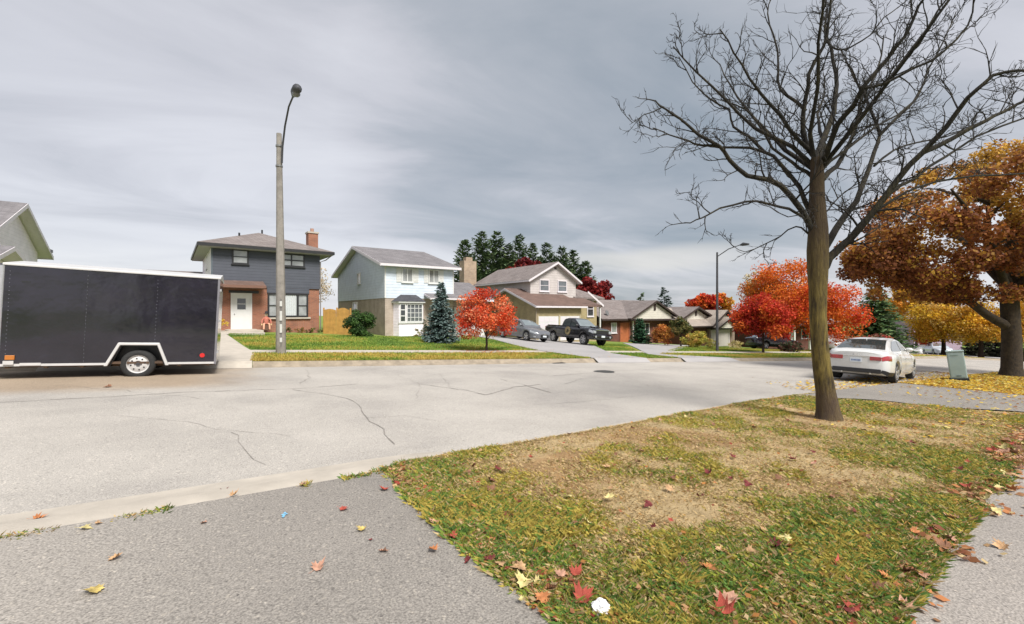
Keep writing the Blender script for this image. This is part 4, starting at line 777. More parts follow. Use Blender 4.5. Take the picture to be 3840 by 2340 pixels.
#@@PART4
# ------------------------------------------------------------------ houses
class House:
    def __init__(s, name, loc, yaw, label, cat='house', group=None):
        s.o = empty(name, loc, R(yaw), label, cat, group)
    def front(s, y=0): return lambda u, q, z: (u, y - q, z)
    def left(s, x=0): return lambda u, q, z: (x - q, u, z)
    def right(s, x=0): return lambda u, q, z: (x + q, u, z)
def bx(M, *a): return MB().box(*a, M=M)
def window(h, M, u0, u1, z0, z1, frm, gl, nv=1, nh=0, fw=.07, sill=True, depth=.06, curtain=None, bar=.03):
    f = MB(); d = depth
    f.box(u0, u0 + fw, 0, d, z0, z1, M=M).box(u1 - fw, u1, 0, d, z0, z1, M=M).box(u0 + fw, u1 - fw, 0, d, z1 - fw, z1, M=M).box(u0 + fw, u1 - fw, 0, d, z0, z0 + fw, M=M)
    for i in range(1, nv): x = u0 + (u1 - u0) * i / nv; f.box(x - bar, x + bar, 0, d - .012, z0 + fw, z1 - fw, M=M)
    for i in range(1, nh + 1): z = z0 + (z1 - z0) * i / (nh + 1); f.box(u0 + fw, u1 - fw, 0, d - .018, z - bar, z + bar, M=M)
    fo = f.build('window', frm, h.o); bx(M, u0 + fw * .9, u1 - fw * .9, .002, .014, z0 + fw * .9, z1 - fw * .9).build('pane', gl, fo)
    if sill: bx(M, u0 - .05, u1 + .05, 0, d + .04, z0 - .06, z0 - .002).build('sill', frm, fo)
    return fo
def gable(h, x0, x1, y0, y1, ze, zr, m, axis='x', th=.14, fascia=None, fz=.16, name='roof', mid=None):
    """ridge along axis; rect incl. overhang"""
    if axis == 'x': a0, a1, b0, b1 = x0, x1, y0, y1; P = lambda a, b, z: (a, b, z)
    else: a0, a1, b0, b1 = y0, y1, x0, x1; P = lambda a, b, z: (b, a, z)
    bm_ = (b0 + b1) / 2 if mid is None else mid; mb = MB()
    prof = [(b0, ze), (bm_, zr), (b1, ze), (b1, ze - th), (bm_, zr - th), (b0, ze - th)]; vs = [P(a, b, z) for a in (a0, a1) for b, z in prof]
    mb.add(vs, [(0, 1, 4, 5), (1, 2, 3, 4), (6, 11, 10, 7), (7, 10, 9, 8), (0, 6, 7, 1), (1, 7, 8, 2), (2, 8, 9, 3), (3, 9, 10, 4), (4, 10, 11, 5), (5, 11, 6, 0)]); ro = mb.build(name, m, h.o)
    if fascia:
        mb = MB(); t2 = fz
        for a, b in ((a0 - .035, a0 - .002), (a1 + .002, a1 + .035)):
            pr = [(b0 - .01, ze - .02), (bm_, zr - .02), (b1 + .01, ze - .02), (b1 + .01, ze - .02 - t2), (bm_, zr - .02 - t2), (b0 - .01, ze - .02 - t2)]; vs = [P(q, bb, z) for q in (a, b) for bb, z in pr]
            mb.add(vs, [(0, 1, 4, 5), (1, 2, 3, 4), (6, 11, 10, 7), (7, 10, 9, 8), (0, 6, 7, 1), (1, 7, 8, 2), (2, 8, 9, 3), (3, 9, 10, 4), (4, 10, 11, 5), (5, 11, 6, 0)])
        for b, s_ in ((b0, -1), (b1, 1)):
            q0, q1 = sorted((b + s_ * .002, b + s_ * .05)); A = [P(a0, q0, ze - t2), P(a1, q1, ze - .03)]
            mb.box(min(A[0][0], A[1][0]), max(A[0][0], A[1][0]), min(A[0][1], A[1][1]), max(A[0][1], A[1][1]), ze - t2, ze - .03)
        mb.build('fascia', fascia, ro); mb = MB(); q = .012
        pr = [(b0 + .02, ze - th - .004), (bm_, zr - th - .004), (b1 - .02, ze - th - .004), (b1 - .02, ze - th - q), (bm_, zr - th - q), (b0 + .02, ze - th - q)]; vs = [P(a, b, z) for a in (a0 + .01, a1 - .01) for b, z in pr]
        mb.add(vs, [(0, 1, 4, 5), (1, 2, 3, 4), (6, 11, 10, 7), (7, 10, 9, 8), (0, 6, 7, 1), (1, 7, 8, 2), (2, 8, 9, 3), (3, 9, 10, 4), (4, 10, 11, 5), (5, 11, 6, 0)]); mb.build('soffit', fascia, ro)
    return ro
def hip(h, x0, x1, y0, y1, ze, r0, r1, zr, m, th=.16, fascia=None):
    """r0, r1: ridge end points (x, y)"""
    mb = MB(); v = [(x0, y0, ze), (x1, y0, ze), (x1, y1, ze), (x0, y1, ze), (r0[0], r0[1], zr), (r1[0], r1[1], zr)]
    b = [(x, y, ze - th) for x, y in ((x0, y0), (x1, y0), (x1, y1), (x0, y1))]
    if abs(r0[0] - r1[0]) > abs(r0[1] - r1[1]): F = [(0, 1, 5, 4), (1, 2, 5), (2, 3, 4, 5), (3, 0, 4)]
    else: F = [(0, 1, 4), (1, 2, 5, 4), (2, 3, 5), (3, 0, 4, 5)]
    mb.add(v + b, F + [(6, 7, 1, 0), (7, 8, 2, 1), (8, 9, 3, 2), (9, 6, 0, 3), (9, 8, 7, 6)]); ro = mb.build('roof', m, h.o)
    if fascia:
        mb = MB(); e = .03; z0_, z1_ = ze - th - .03, ze - .02
        mb.box(x0 - e, x1 + e, y0 - e, y0 - .002, z0_, z1_).box(x0 - e, x1 + e, y1 + .002, y1 + e, z0_, z1_).box(x0 - e, x0 - .002, y0 - .001, y1 + .001, z0_, z1_).box(x1 + .002, x1 + e, y0 - .001, y1 + .001, z0_, z1_); mb.build('fascia', fascia, ro)
    return ro
def gwall(h, axis, b0, b1, a0, a1, zb, ze, zr, m, name='wall', mid=None):
    """wall prism with a gable top: polygon in (b,z), extruded a0..a1"""
    mid = (b0 + b1) / 2 if mid is None else mid; P = (lambda a, b, z: (a, b, z)) if axis == 'x' else (lambda a, b, z: (b, a, z))
    poly = [P(a0, b0, zb), P(a0, b1, zb), P(a0, b1, ze), P(a0, mid, zr), P(a0, b0, ze)]; d = (a1 - a0, 0, 0) if axis == 'x' else (0, a1 - a0, 0)
    return MB().prism(poly, d).build(name, m, h.o)
def door(h, M, u0, u1, z0, z1, frm, m, glass=None, gz=(.55, .85)):
    f = MB().box(u0, u0 + .09, 0, .07, z0, z1, M=M).box(u1 - .09, u1, 0, .07, z0, z1, M=M).box(u0 + .09, u1 - .09, 0, .07, z1 - .09, z1, M=M).build('door_frame', frm, h.o)
    d = bx(M, u0 + .088, u1 - .088, .002, .035, z0 + .01, z1 - .088).build('door', m, h.o)
    if glass:
        w_, hh = u1 - u0, z1 - z0
        bx(M, u0 + w_ * .30, u1 - w_ * .30, .036, .042, z0 + hh * gz[0], z0 + hh * gz[1]).build('pane', glass, d)
        bx(M, u0 + w_ * .30, u1 - w_ * .30, .0422, .055, z0 + hh * (gz[0] + gz[1]) / 2 - .02, z0 + hh * (gz[0] + gz[1]) / 2 + .02).build('glazing_bar', frm, d)
    MB().ball(M(u0 + .2, .065, z0 + 1.0), .035, 10, 6).build('handle', chrome, d)
    return d
redbrick = brick('red_brick', (.34, .115, .06), (.24, .078, .045), (.27, .19, .14)); tanbrick = brick('tan_brick', (.40, .33, .27), (.34, .27, .22), (.40, .36, .31)); goldbrick = brick('gold_brick', (.36, .29, .14), (.30, .24, .12), (.36, .31, .2)); darkbrick = brick('dark_red_brick', (.15, .042, .028), (.11, .032, .022), (.13, .08, .06))
slate = siding('slate_siding', (.060, .066, .085), .19); blue = siding('pale_blue_siding', (.545, .605, .675), .2); beige = siding('pale_beige_siding', (.48, .44, .42), .22); beige2 = siding('tan_siding', (.42, .34, .24), .2); cream = siding('cream_siding', (.56, .53, .46), .22); whites = siding('white_siding', (.84, .78, .83), .2)
gshing = shingle('grey_shingle', (.15, .14, .145), (.20, .185, .19)); gshing2 = shingle('brown_grey_shingle', (.17, .14, .13), (.22, .19, .18)); bshing = shingle('brown_shingle', (.12, .075, .06), (.16, .10, .08)); tshing = shingle('tan_shingle', (.30, .25, .21), (.36, .31, .26)); dshing = shingle('dark_shingle', (.05, .05, .06), (.075, .075, .085))
dtrim = mat('dark_brown_trim', (.035, .022, .018), .6, .2)
# --- dark slate and brick two-storey house
h = House('brick_house', (-2.93, 33.64, .27), 8.5, 'two storey house with dark slate siding over red brick and a tall chimney'); W, D = 6.4, 9.0; f = h.front(0); l = h.left(0)
MB().box(.12, W - .0, .03, D, -.6, 2.96).build('lower_wall', redbrick, h.o); 
MB().box(0, W + .03, -.06, D, 2.96, 5.42).build('upper_wall', slate, h.o)
MB().box(-.03, -.002, .0, D, 2.5, 5.42).build('side_wall', whites, h.o); MB().box(-.04, .06, -.10, -.062, 2.96, 5.40).build('corner_trim', mat('teal_grey_trim', (.08, .10, .12), .6, .1), h.o)
rf_ = hip(h, -.75, W + .85, -.65, D + .6, 5.62, (3.1, 3.6), (3.1, 5.6), 7.15, gshing2, .18, black)
MB().box(-.70, W + .80, -.60, D + .55, 5.36, 5.43).build('soffit', mat('soffit', (.36, .35, .34), .7, .05), rf_)
ch = MB().box(6.42, 7.12, 3.2, 4.0, -.4, 7.45).build('chimney', redbrick, rf_); MB().box(6.36, 7.18, 3.14, 4.06, 7.45, 7.57).build('chimney_cap', conc, rf_); MB().cyl((6.77, 3.6, 7.72), (0, 0, 1), .13, .3, 12).build('chimney_pot', mat('clay', (.35, .2, .15), .8, .1), rf_)
for x, y, z in ((1.7, 2.0, 6.55), (3.4, 4.2, 7.25)): MB().cyl((x, y, z), (0, 0, 1), .06, .45, 8).build('vent_pipe', black, rf_)
window(h, h.front(-.06), 1.08, 2.01, 4.43, 5.38, black, greygl, 1, 1, .09, bar=.025); window(h, h.front(-.06), 3.73, 5.41, 4.45, 5.34, black, greygl, 2, 1, .09, bar=.04)
window(h, h.left(.03), 3.6, 4.5, 4.3, 5.2, black, darkgl)
wo = window(h, h.front(.03), 3.12, 5.65, .98, 2.60, black, greygl, 1, 0, .10, False, .09); MB().box(3.72, 3.84, -.05, .028, 1.08, 2.5).box(4.92, 5.04, -.05, .028, 1.08, 2.5).box(3.2, 3.72, -.045, .028, 1.76, 1.81).box(5.04, 5.57, -.045, .028, 1.76, 1.81).build('mullion', black, wo)
cu = MB(); X = np.linspace(3.86, 4.90, 40); cu.v = [(float(x), -.010 - .022 * math.sin(i * 1.25), z) for z in (1.09, 2.49) for i, x in enumerate(X)]; cu.f = [(i, i + 1, 41 + i, 40 + i) for i in range(39)]; cu.build('curtain', mat('curtain', (.50, .52, .53), .9, .08), wo)
MB().box(3.02, 5.80, -.10, .03, .86, .96).build('sill', conc, wo); MB().box(3.08, 5.72, -.05, .03, 2.62, 2.95).build('window_header', slate, h.o)
door(h, h.front(.03), 1.02, 2.21, .20, 2.56, white, white, darkgl); MB().box(.92, 2.6, -.04, .03, 2.56, 2.72).build('door_lintel', black, h.o)
mb = MB().prism([(-.9, -1.15, 3.02), (-.9, .0, 3.38), (-.9, .0, 3.24), (-.9, -1.15, 2.90)], (3.75, 0, 0)); mb.build('porch_roof', bshing, h.o); MB().box(-.92, 2.87, -1.19, -1.152, 2.86, 3.03).box(-.85, 2.8, -1.1, .0, 2.86, 2.895).build('porch_fascia', mat('brown_trim', (.16, .08, .055), .6, .1), h.o)
MB().box(-1.0, 2.7, -1.3, .03, -.4, .16).build('porch_step', conc, h.o); MB().box(.7, 2.4, -.9, .03, .16, .215).build('upper_step', conc, h.o)
MB().box(-.8, -.7, -1.05, -.95, .16, 2.86).build('porch_post', white, h.o)
MB().tube([(W + .75, -.55, 5.4), (W + .4, -.2, 5.05), (W + .06, -.1, 4.9), (W + .06, -.1, .1)], .04, 6).build('downspout', mat('dspout', (.2, .18, .17), .5, .1), h.o)
# low neighbour roof behind the trailer
h = House('bungalow', (-7.6, 40.0, .1), 5, 'low grey roofed bungalow glimpsed over the trailer roof'); MB().box(0, 6.5, 0, 7, -1, 3.6).build('wall', whites, h.o); gable(h, -.5, 7.0, -.6, 7.6, 3.75, 4.75, gshing2, 'x', .16, dtrim); window(h, h.front(0), 4.8, 6.2, 2.0, 3.2, white, darkgl, 2)
# --- pale blue house with bay window
h = House('blue_house', (7.29, 31.40, -.08), 6, 'pale blue sided house with tan brick base and white bay window'); W, D = 5.35, 12.9
MB().box(.03, W - .03, .03, D, -.6, 2.66).build('lower_wall', tanbrick, h.o); gwall(h, 'x', 0, D, 0, W, 2.66, 4.98, 6.80, blue, 'upper_wall'); 
gable(h, -.45, W + .4, -.45, D + .45, 5.06, 7.02, gshing, 'x', .14, trim, .2)
MB().box(-.012, .09, -.012, -.0, 2.66, 4.9).box(W - .09, W + .012, -.012, 0, 2.66, 4.9).build('corner_trim', white, h.o)
for a, b, c, d in ((1.29, 1.99, .83, 2.50), (3.34, 4.06, 2.92, 4.50)):
    wi = window(h, h.front(0), a - .06, b + .06, 3.80, 4.82, white, greygl, 2, 0, .07); 
    for u0, u1 in ((c, a - .08), (b + .08, d)):
        mb = MB().box(u0, u1, -.03, -.001, 3.80, 4.82); [mb.box(u0 + .05, u1 - .05, -.045, -.0301, 3.88 + k * .105, 3.93 + k * .105) for k in range(9)]; mb.build('shutter', white, h.o)
window(h, h.left(0), 5.6, 6.5, 3.95, 4.85, white, greygl, 1, 0, .08); window(h, h.left(.03), 6.7, 7.9, 1.9, 2.5, white, darkgl, 1, 0, .07)
bay = MB().prism([(.62, .03, -.02), (.82, -.55, -.02), (2.62, -.55, -.02), (2.82, .03, -.02)], (0, 0, 2.35)).build('bay_window', whites, h.o)
MB().add([(.45, .05, 2.42), (.70, -.75, 2.42), (2.74, -.75, 2.42), (2.99, .05, 2.42), (1.10, .05, 2.92), (1.30, -.20, 2.90), (2.14, -.20, 2.90), (2.34, .05, 2.92)], [(0, 1, 5, 4), (1, 2, 6, 5), (2, 3, 7, 6), (4, 5, 6, 7), (0, 3, 2, 1), (0, 4, 7, 3)]).build('bay_roof', dshing, h.o)
MB().prism([(.48, .04, 2.33), (.73, -.72, 2.33), (2.71, -.72, 2.33), (2.96, .04, 2.33)], (0, 0, .09)).build('bay_fascia', white, h.o)
fb_ = h.front(-.55); window(h, fb_, .87, 1.30, .98, 2.26, white, darkgl, 1, 2, .06, False); window(h, fb_, 1.36, 2.56, .98, 2.26, white, midgl, 4, 3, .06, False, bar=.018); MB().box(.78, 2.66, -.62, -.552, .88, .97).build('bay_sill', white, h.o)
# attached garage wing and little entrance roof
MB().box(W + .002, 9.2, 1.2, 9.0, -.9, 2.6).build('garage_wall', tanbrick, h.o); gable(h, W + .0, 9.6, .8, 9.4, 2.70, 4.35, gshing, 'x', .13, trim, .16, 'garage_roof')
gable(h, 2.95, 7.6, -1.1, 2.6, 2.72, 3.30, gshing, 'x', .12, trim, .14, 'entrance_roof'); MB().box(3.25, 3.35, -.95, -.85, -.3, 2.56).box(7.2, 7.3, -.95, -.85, -.3, 2.56).build('porch_post', white, h.o)
door(h, h.front(0), 3.9, 4.9, .05, 2.2, white, white, darkgl); MB().box(3.2, 5.3, -1.2, .02, -.4, .03).build('porch_step', conc, h.o)
g = MB().box(6.0, 8.8, 1.14, 1.198, -.25, 2.05); g.build('garage_door', white, h.o)
# --- tan split level house with double garage
h = House('split_level_house', (19.17, 30.54, -.80), 6, 'tan and beige split level house with a white double garage door'); f = h.front(0)
gwall(h, 'x', 0, 8.2, 0, 4.98, -.5, 2.92, 4.32, goldbrick, 'garage_wall', 4.1); gable(h, -.35, 5.3, -.42, 8.6, 2.92, 4.50, bshing, 'x', .13, trim, .17, 'garage_roof', 4.1)
for a, b in ((.24, 2.34), (2.55, 4.75)):
    gd = MB().box(a, b, -.03, -.002, .0, 2.05).build('garage_door', white, h.o); mb = MB(); [mb.box(a + .08 + i * (b - a - .16) / 4 + .04, a + .08 + (i + 1) * (b - a - .16) / 4 - .04, -.038, -.0302, .1 + k * .5, .48 + k * .5) for i in range(4) for k in range(4)]; mb.build('door_panels', trim, gd)
MB().box(.10, .22, -.05, -.001, 0, 2.15).box(2.36, 2.53, -.05, -.001, 0, 2.15).box(4.77, 4.9, -.05, -.001, 0, 2.15).build('door_surround', mat('tan_trim', (.40, .34, .22), .6, .1), h.o)
MB().tube([(-.02, -.40, 2.8), (-.06, -.08, 2.5), (-.06, -.06, 0)], .04, 6).build('downspout', mat('tan_spout', (.3, .25, .18), .5, .1), h.o)
ux0, ux1, uy, uxm = 1.5, 6.9, 2.75, 4.37
gwall(h, 'y', ux0, ux1, uy, uy + 9.2, 1.6, 5.32, 6.78, beige, 'upper_wall', uxm); gable(h, ux0 - .42, ux1 + .42, uy - .4, uy + 9.6, 5.22, 6.98, gshing2, 'y', .14, trim, .18, 'main_roof', uxm)
window(h, h.front(uy), 2.50, 3.62, 4.24, 5.32, trim, midgl, 1, 1, .09, bar=.02); window(h, h.front(uy), 4.62, 5.75, 4.24, 5.32, trim, midgl, 1, 1, .09, bar=.02); bx(h.front(uy), 4.25, 4.50, 0, .03, 6.3, 6.5).build('gable_vent', dtrim, h.o)
window(h, h.left(ux0), 9.0, 9.8, 3.9, 4.6, trim, midgl)
ch = MB().box(.0, 1.46, 12.0, 13.0, 1.5, 7.7).build('chimney', brick('stone_chimney', (.38, .29, .2), (.3, .22, .16), (.36, .3, .25), .35, .15), h.o); MB().box(.35, 1.1, 12.2, 12.8, 7.7, 8.1).build('chimney_top', MATS['stone_chimney'], ch)
MB().box(ux1 + .002, 10.1, uy + .4, uy + 9, -.7, 3.55).build('wing_wall', goldbrick, h.o)
mb = MB().add([(ux1 - .3, uy - .15, 3.80), (10.65, uy - .15, 3.80), (10.65, uy + 9.4, 3.80), (ux1 - .3, uy + 9.4, 3.80), (ux1 - .3, uy + 2.6, 5.3), (ux1 + .3, uy + 3.4, 5.42), (ux1 - .3, uy + 6, 5.3), (ux1 - .3, uy - .15, 3.62), (10.65, uy - .15, 3.62), (10.65, uy + 9.4, 3.62), (ux1 - .3, uy + 9.4, 3.62)],
    [(0, 1, 5, 4), (1, 2, 5), (2, 3, 6, 5), (4, 5, 6), (0, 4, 6, 3), (0, 7, 8, 1), (1, 8, 9, 2), (2, 9, 10, 3), (3, 10, 7, 0), (7, 10, 9, 8)]); mb.build('wing_roof', gshing2, h.o)
window(h, h.front(uy + .4), 8.75, 9.65, 1.95, 3.45, trim, darkgl, 1, 1, .09); window(h, h.front(uy + .4), 7.1, 7.7, 1.9, 3.2, trim, darkgl, 1, 0, .08)
mb = MB().prism([(5.32, .2, 2.98), (5.32, 3.1, 3.85), (5.32, 3.1, 3.72), (5.32, .2, 2.85)], (2.5, 0, 0)).build('porch_roof', bshing, h.o); MB().box(7.6, 7.72, .3, .42, -.4, 2.85).build('porch_post', white, h.o)
mb = MB().prism([(5.9, .12, 4.1), (5.95, .12, 4.25), (7.95, .12, 3.02), (7.9, .12, 2.85)], (0, .04, 0)).build('porch_fascia', trim, h.o)
# --- long brown brick bungalow
h = House('brown_bungalow', (30.37, 35.76, -1.72), 3, 'low dark red brick bungalow with two cream gables'); b = 2.45
MB().box(.15, 10.4, 0, 9, -.8, b).build('wall', darkbrick, h.o); MB().box(10.3, 16.4, -1.6, 8, -1.1, b - .1).build('wing_wall', darkbrick, h.o)
gable(h, -.5, 10.6, -.65, 9.6, 2.62, 4.75, gshing2, 'x', .15, dtrim, .2)
gable(h, 3.2, 11.3, -1.1, 4.6, 2.66, 4.62, gshing2, 'y', .13, dtrim, .2, 'front_gable_roof', 7.2); gwall(h, 'y', 3.5, 11.0, -.75, 2.0, 2.50, 2.55, 4.40, cream, 'gable_wall', 7.2); MB().box(3.4, 11.1, -.80, -.751, 2.36, 2.56).build('gable_beam', dtrim, h.o)
gable(h, 9.8, 16.9, -2.1, 7.0, 2.46, 3.95, gshing2, 'y', .13, dtrim, .2, 'front_gable_roof', 13.2); gwall(h, 'y', 10.6, 16.1, -1.62, 1.0, 2.30, 2.45, 3.72, cream, 'gable_wall', 13.2); MB().box(10.1, 16.6, -1.68, -1.621, 2.2, 2.36).build('gable_beam', dtrim, h.o)
MB().box(7.05, 7.35, -.82, -.76, 3.5, 4.2).box(13.05, 13.35, -1.7, -1.63, 2.9, 3.5).build('king_post', dtrim, h.o)
door(h, h.front(0), 2.63, 4.02, .1, 2.2, mat('rust_frame', (.30, .09, .04), .7, .1), mat('rust_door', (.34, .10, .035), .7, .2)); window(h, h.front(0), 1.35, 2.15, 1.1, 2.2, trim, greygl, 1, 0, .08); MB().box(4.3, 4.45, -.3, -.15, 0, 2.36).build('porch_post', trim, h.o)
window(h, h.front(0), 5.2, 7.2, .9, 2.1, trim, darkgl, 3); window(h, h.front(-1.6), 12.0, 14.4, .8, 2.0, dtrim, darkgl, 3)
MB().cyl((1.0, .2, 3.25), (.2, -1, .4), .28, .03, 18).build('satellite_dish', mat('dish_grey', (.12, .12, .12), .5, .1), h.o); MB().cyl((3.6, 4.6, 4.85), (0, 0, 1), .12, .35, 10).build('roof_vent', black, h.o)
# --- tan garage house
h = House('tan_house', (42.56, 33.58, -2.25), 3, 'small house with tan shingle roof and pale single garage door')
MB().box(-1.5, 1.95, 0.3, 8, -.8, 2.15).build('wall', darkbrick, h.o); MB().box(1.96, 6.9, .0, 8, -.9, 2.2).build('garage_wall', brick('brown_brick', (.26, .19, .14), (.22, .16, .12), (.25, .2, .17)), h.o)
gable(h, -2.0, 3.6, -.5, 9, 2.32, 4.3, tshing, 'x', .14, dtrim, .16); gable(h, 1.7, 7.45, -.6, 8, 2.30, 4.10, tshing, 'y', .14, dtrim, .2, 'garage_roof', 4.6); gable(h, 1.9, 6.4, -1.2, .5, 2.12, 3.30, tshing, 'y', .13, dtrim, .18, 'porch_roof', 4.4)
gwall(h, 'y', 2.2, 6.1, -.75, -.4, 2.0, 2.05, 3.02, cream, 'gable_wall', 4.4); gwall(h, 'y', 2.0, 7.1, -.05, 1.0, 2.2, 2.2, 3.80, cream, 'gable_wall', 4.6)
MB().box(2.2, 5.6, -.05, -.002, -.15, 1.8).build('garage_door', mat('pale_tan_door', (.40, .37, .34), .6, .05), h.o); MB().box(2.1, 5.7, -.12, -.06, 1.8, 1.98).build('door_header', dtrim, h.o); MB().box(5.62, 5.74, -.08, -.002, -.2, 1.8).build('door_surround', trim, h.o)
# --- white houses at the far left
h = House('white_house', (-18.5, 29.2, .6), 6, 'white gabled house whose roof end rises over the front of the trailer'); gwall(h, 'x', 0, 9.0, 0, 7, -1, 4.7, 6.8, whites, 'wall'); gable(h, -.5, 7.55, -.75, 9.75, 4.6, 7.0, gshing, 'x', .14, trim, .22)
MB().box(7.02, 7.60, 9.0, 9.5, 4.80, 4.98).build('soffit', black, h.o); window(h, h.right(7), 3.0, 4.0, 2.0, 3.2, white, darkgl)
h = House('white_garage', (-14.75, 23.6, .45), 5, 'lower grey roofed white garage beside the white house at far left'); gwall(h, 'x', 0, 5, 0, 5.1, -1, 2.95, 3.75, whites, 'wall'); gable(h, -.3, 5.75, -.5, 5.5, 2.95, 3.92, gshing, 'x', .12, trim, .18)
# --- the house behind the photographer: only its mirror image shows, in the trailer side and the windows
h = House('rear_house', (-7, -22, 0), -3, 'beige house across the lawn behind the photographer'); MB().box(0, 12, -8, 0, -.3, 2.9).build('wall', beige, h.o); MB().box(0, 6, -8, -.01, 2.9, 5.4).build('upper_wall', cream, h.o); gable(h, -.5, 6.4, -8.4, .5, 5.4, 7.2, gshing2, 'x', .15, trim); gable(h, 6.0, 12.5, -8.4, .6, 2.95, 4.4, gshing2, 'x', .15, trim, .16, 'garage_roof')
for u0, z_ in ((1, .9), (3.6, .9), (1, 3.6), (3.6, 3.6)): MB().box(u0, u0 + 1.5, .0, .05, z_, z_ + 1.2).build('window', darkgl, h.o)
MB().box(7.2, 11.2, .0, .05, 0, 2.1).build('garage_door', white, h.o)
# --- far houses behind the autumn trees
h = House('mauve_house', (96, 33, -5.2), -24, 'distant mauve house between the spruce and the yellow trees'); MB().box(0, 9, 0, 8, -2, 5.2).build('wall', siding('mauve_siding', (.36, .27, .36), .25), h.o); gable(h, -.6, 9.6, -.6, 8.6, 5.3, 7.6, gshing, 'x', .2, trim)
window(h, h.front(0), 1, 2.6, 3.2, 4.6, trim, darkgl); window(h, h.front(0), 5, 6.6, 3.2, 4.6, trim, darkgl); window(h, h.front(0), 1, 3.4, .6, 2.2, trim, darkgl); window(h, h.left(0), 3, 4.5, 3.2, 4.6, trim, darkgl)
h = House('beige_house', (101, 16, -5.4), -40, 'distant pinkish beige bungalow under the yellow trees'); MB().box(0, 15, 0, 8, -2, 2.9).build('wall', mat('pink_stucco', (.40, .29, .24), .9, .08), h.o); gable(h, -.6, 15.6, -.6, 8.6, 3.0, 4.6, bshing, 'x', .2, dtrim)
for u in (1.2, 5, 9.5): window(h, h.front(0), u, u + 1.8, .9, 2.3, trim, darkgl, 2)
h = House('pillared_house', (52, 31.5, -2.6), -6, 'house with white porch pillars behind the red and orange maples'); MB().box(0, 12, 0, 8, -2, 2.6).build('wall', darkbrick, h.o); gable(h, -.6, 12.6, -1.6, 8.6, 2.75, 4.3, gshing2, 'x', .2, dtrim)
for u in (1.4, 2.6, 5.4, 8.2): MB().box(u, u + .22, -1.5, -1.3, -.3, 2.6).build('pillar', white, h.o)
window(h, h.front(0), 6, 7.6, .9, 2.1, trim, darkgl); door(h, h.front(0), 3.6, 4.6, 0, 2.1, white, white)
# --- cedar fence gate between the first two houses
fo = empty('wooden_gate', (3.55, 33.4, Tf(3.55, 33.4) - .1), R(-50), 'golden cedar fence gate with arched tops between brick and blue houses', 'gate')
for q in range(2):
    u0 = q * 1.12 + .02; mb = MB()
    for i in range(8):
        u = u0 + i * .135; hh = 1.72 + .16 * math.sin(math.pi * (i + .5) / 8) * (1 if q else .6); mb.box(u, u + .125, -.012 + .004 * (i % 2), .012 + .004 * (i % 2), .05, hh)
    mb.build('board_panel', mat('cedar', (.50, .27, .07), .8, .22, 3, .4, 40), fo)
MB().box(-.06, .02, .02, .10, 0, 1.9).box(1.10, 1.18, .02, .10, 0, 1.9).box(2.24, 2.32, .02, .10, 0, 1.85).build('post', MATS['cedar'], fo); MB().box(0, 2.3, .016, .05, .4, .48).box(0, 2.3, .016, .05, 1.4, 1.48).build('rail', MATS['cedar'], fo)
#@@PART5
# ------------------------------------------------------------------ vegetation
def leafcloud(ctrs, rad, n, size, pal, seed, flat=.75, bias=None, tonevar=.25, mix=.25):
    """n leaf faces gathered in clumps; ctrs (m,3), rad (m,)"""
    rg = np.random.default_rng(seed); m = len(ctrs); wgt = rad ** 2; wgt = wgt / wgt.sum(); i = rg.choice(m, n, p=wgt)
    d = rg.standard_normal((n, 3)); d /= np.linalg.norm(d, axis=1)[:, None]; r = rg.random(n) ** .45
    P = ctrs[i] + d * (r * rad[i])[:, None] * np.array([1, 1, flat])
    nrm = rg.standard_normal((n, 3)) * .8 + d * .6 + np.array([0, 0, .45]); nrm /= np.linalg.norm(nrm, axis=1)[:, None]
    a = np.cross(nrm, rg.standard_normal((n, 3))); a /= np.linalg.norm(a, axis=1)[:, None]; b = np.cross(nrm, a); s = (size * (.55 + .8 * rg.random(n)))[:, None]
    V = np.stack([P - a * s * .5, P - b * s * .34 + nrm * s * .1, P + a * s * .5, P + b * s * .38], 1)
    pal = np.array(pal); k = len(pal); cl = rg.integers(0, k, m); own = rg.integers(0, k, n); idx = np.where(rg.random(n) < mix, own, cl[i])
    if bias is not None: idx = np.where(rg.random(n) < .75, bias(P, rg), idx)
    col = pal[idx] * (1 - tonevar + 2 * tonevar * rg.random((n, 1))) * (.85 + .3 * rg.random(m))[i][:, None]
    return V, col.clip(.002, .85)
def clumps(c, r, m, seed, rr=(.22, .42), shell=.55, lower=-.75):
    rg = np.random.default_rng(seed); d = rg.standard_normal((m * 3, 3)); d /= np.linalg.norm(d, axis=1)[:, None]; d = d[d[:, 2] > lower][:m]; q = shell + (1 - shell) * rg.random(len(d))
    q[rg.random(len(d)) < .2] *= .5
    C_ = np.array(c) + d * q[:, None] * np.array(r); return C_, rg.uniform(*rr, len(d)) * (r[0] + r[2]) / 2
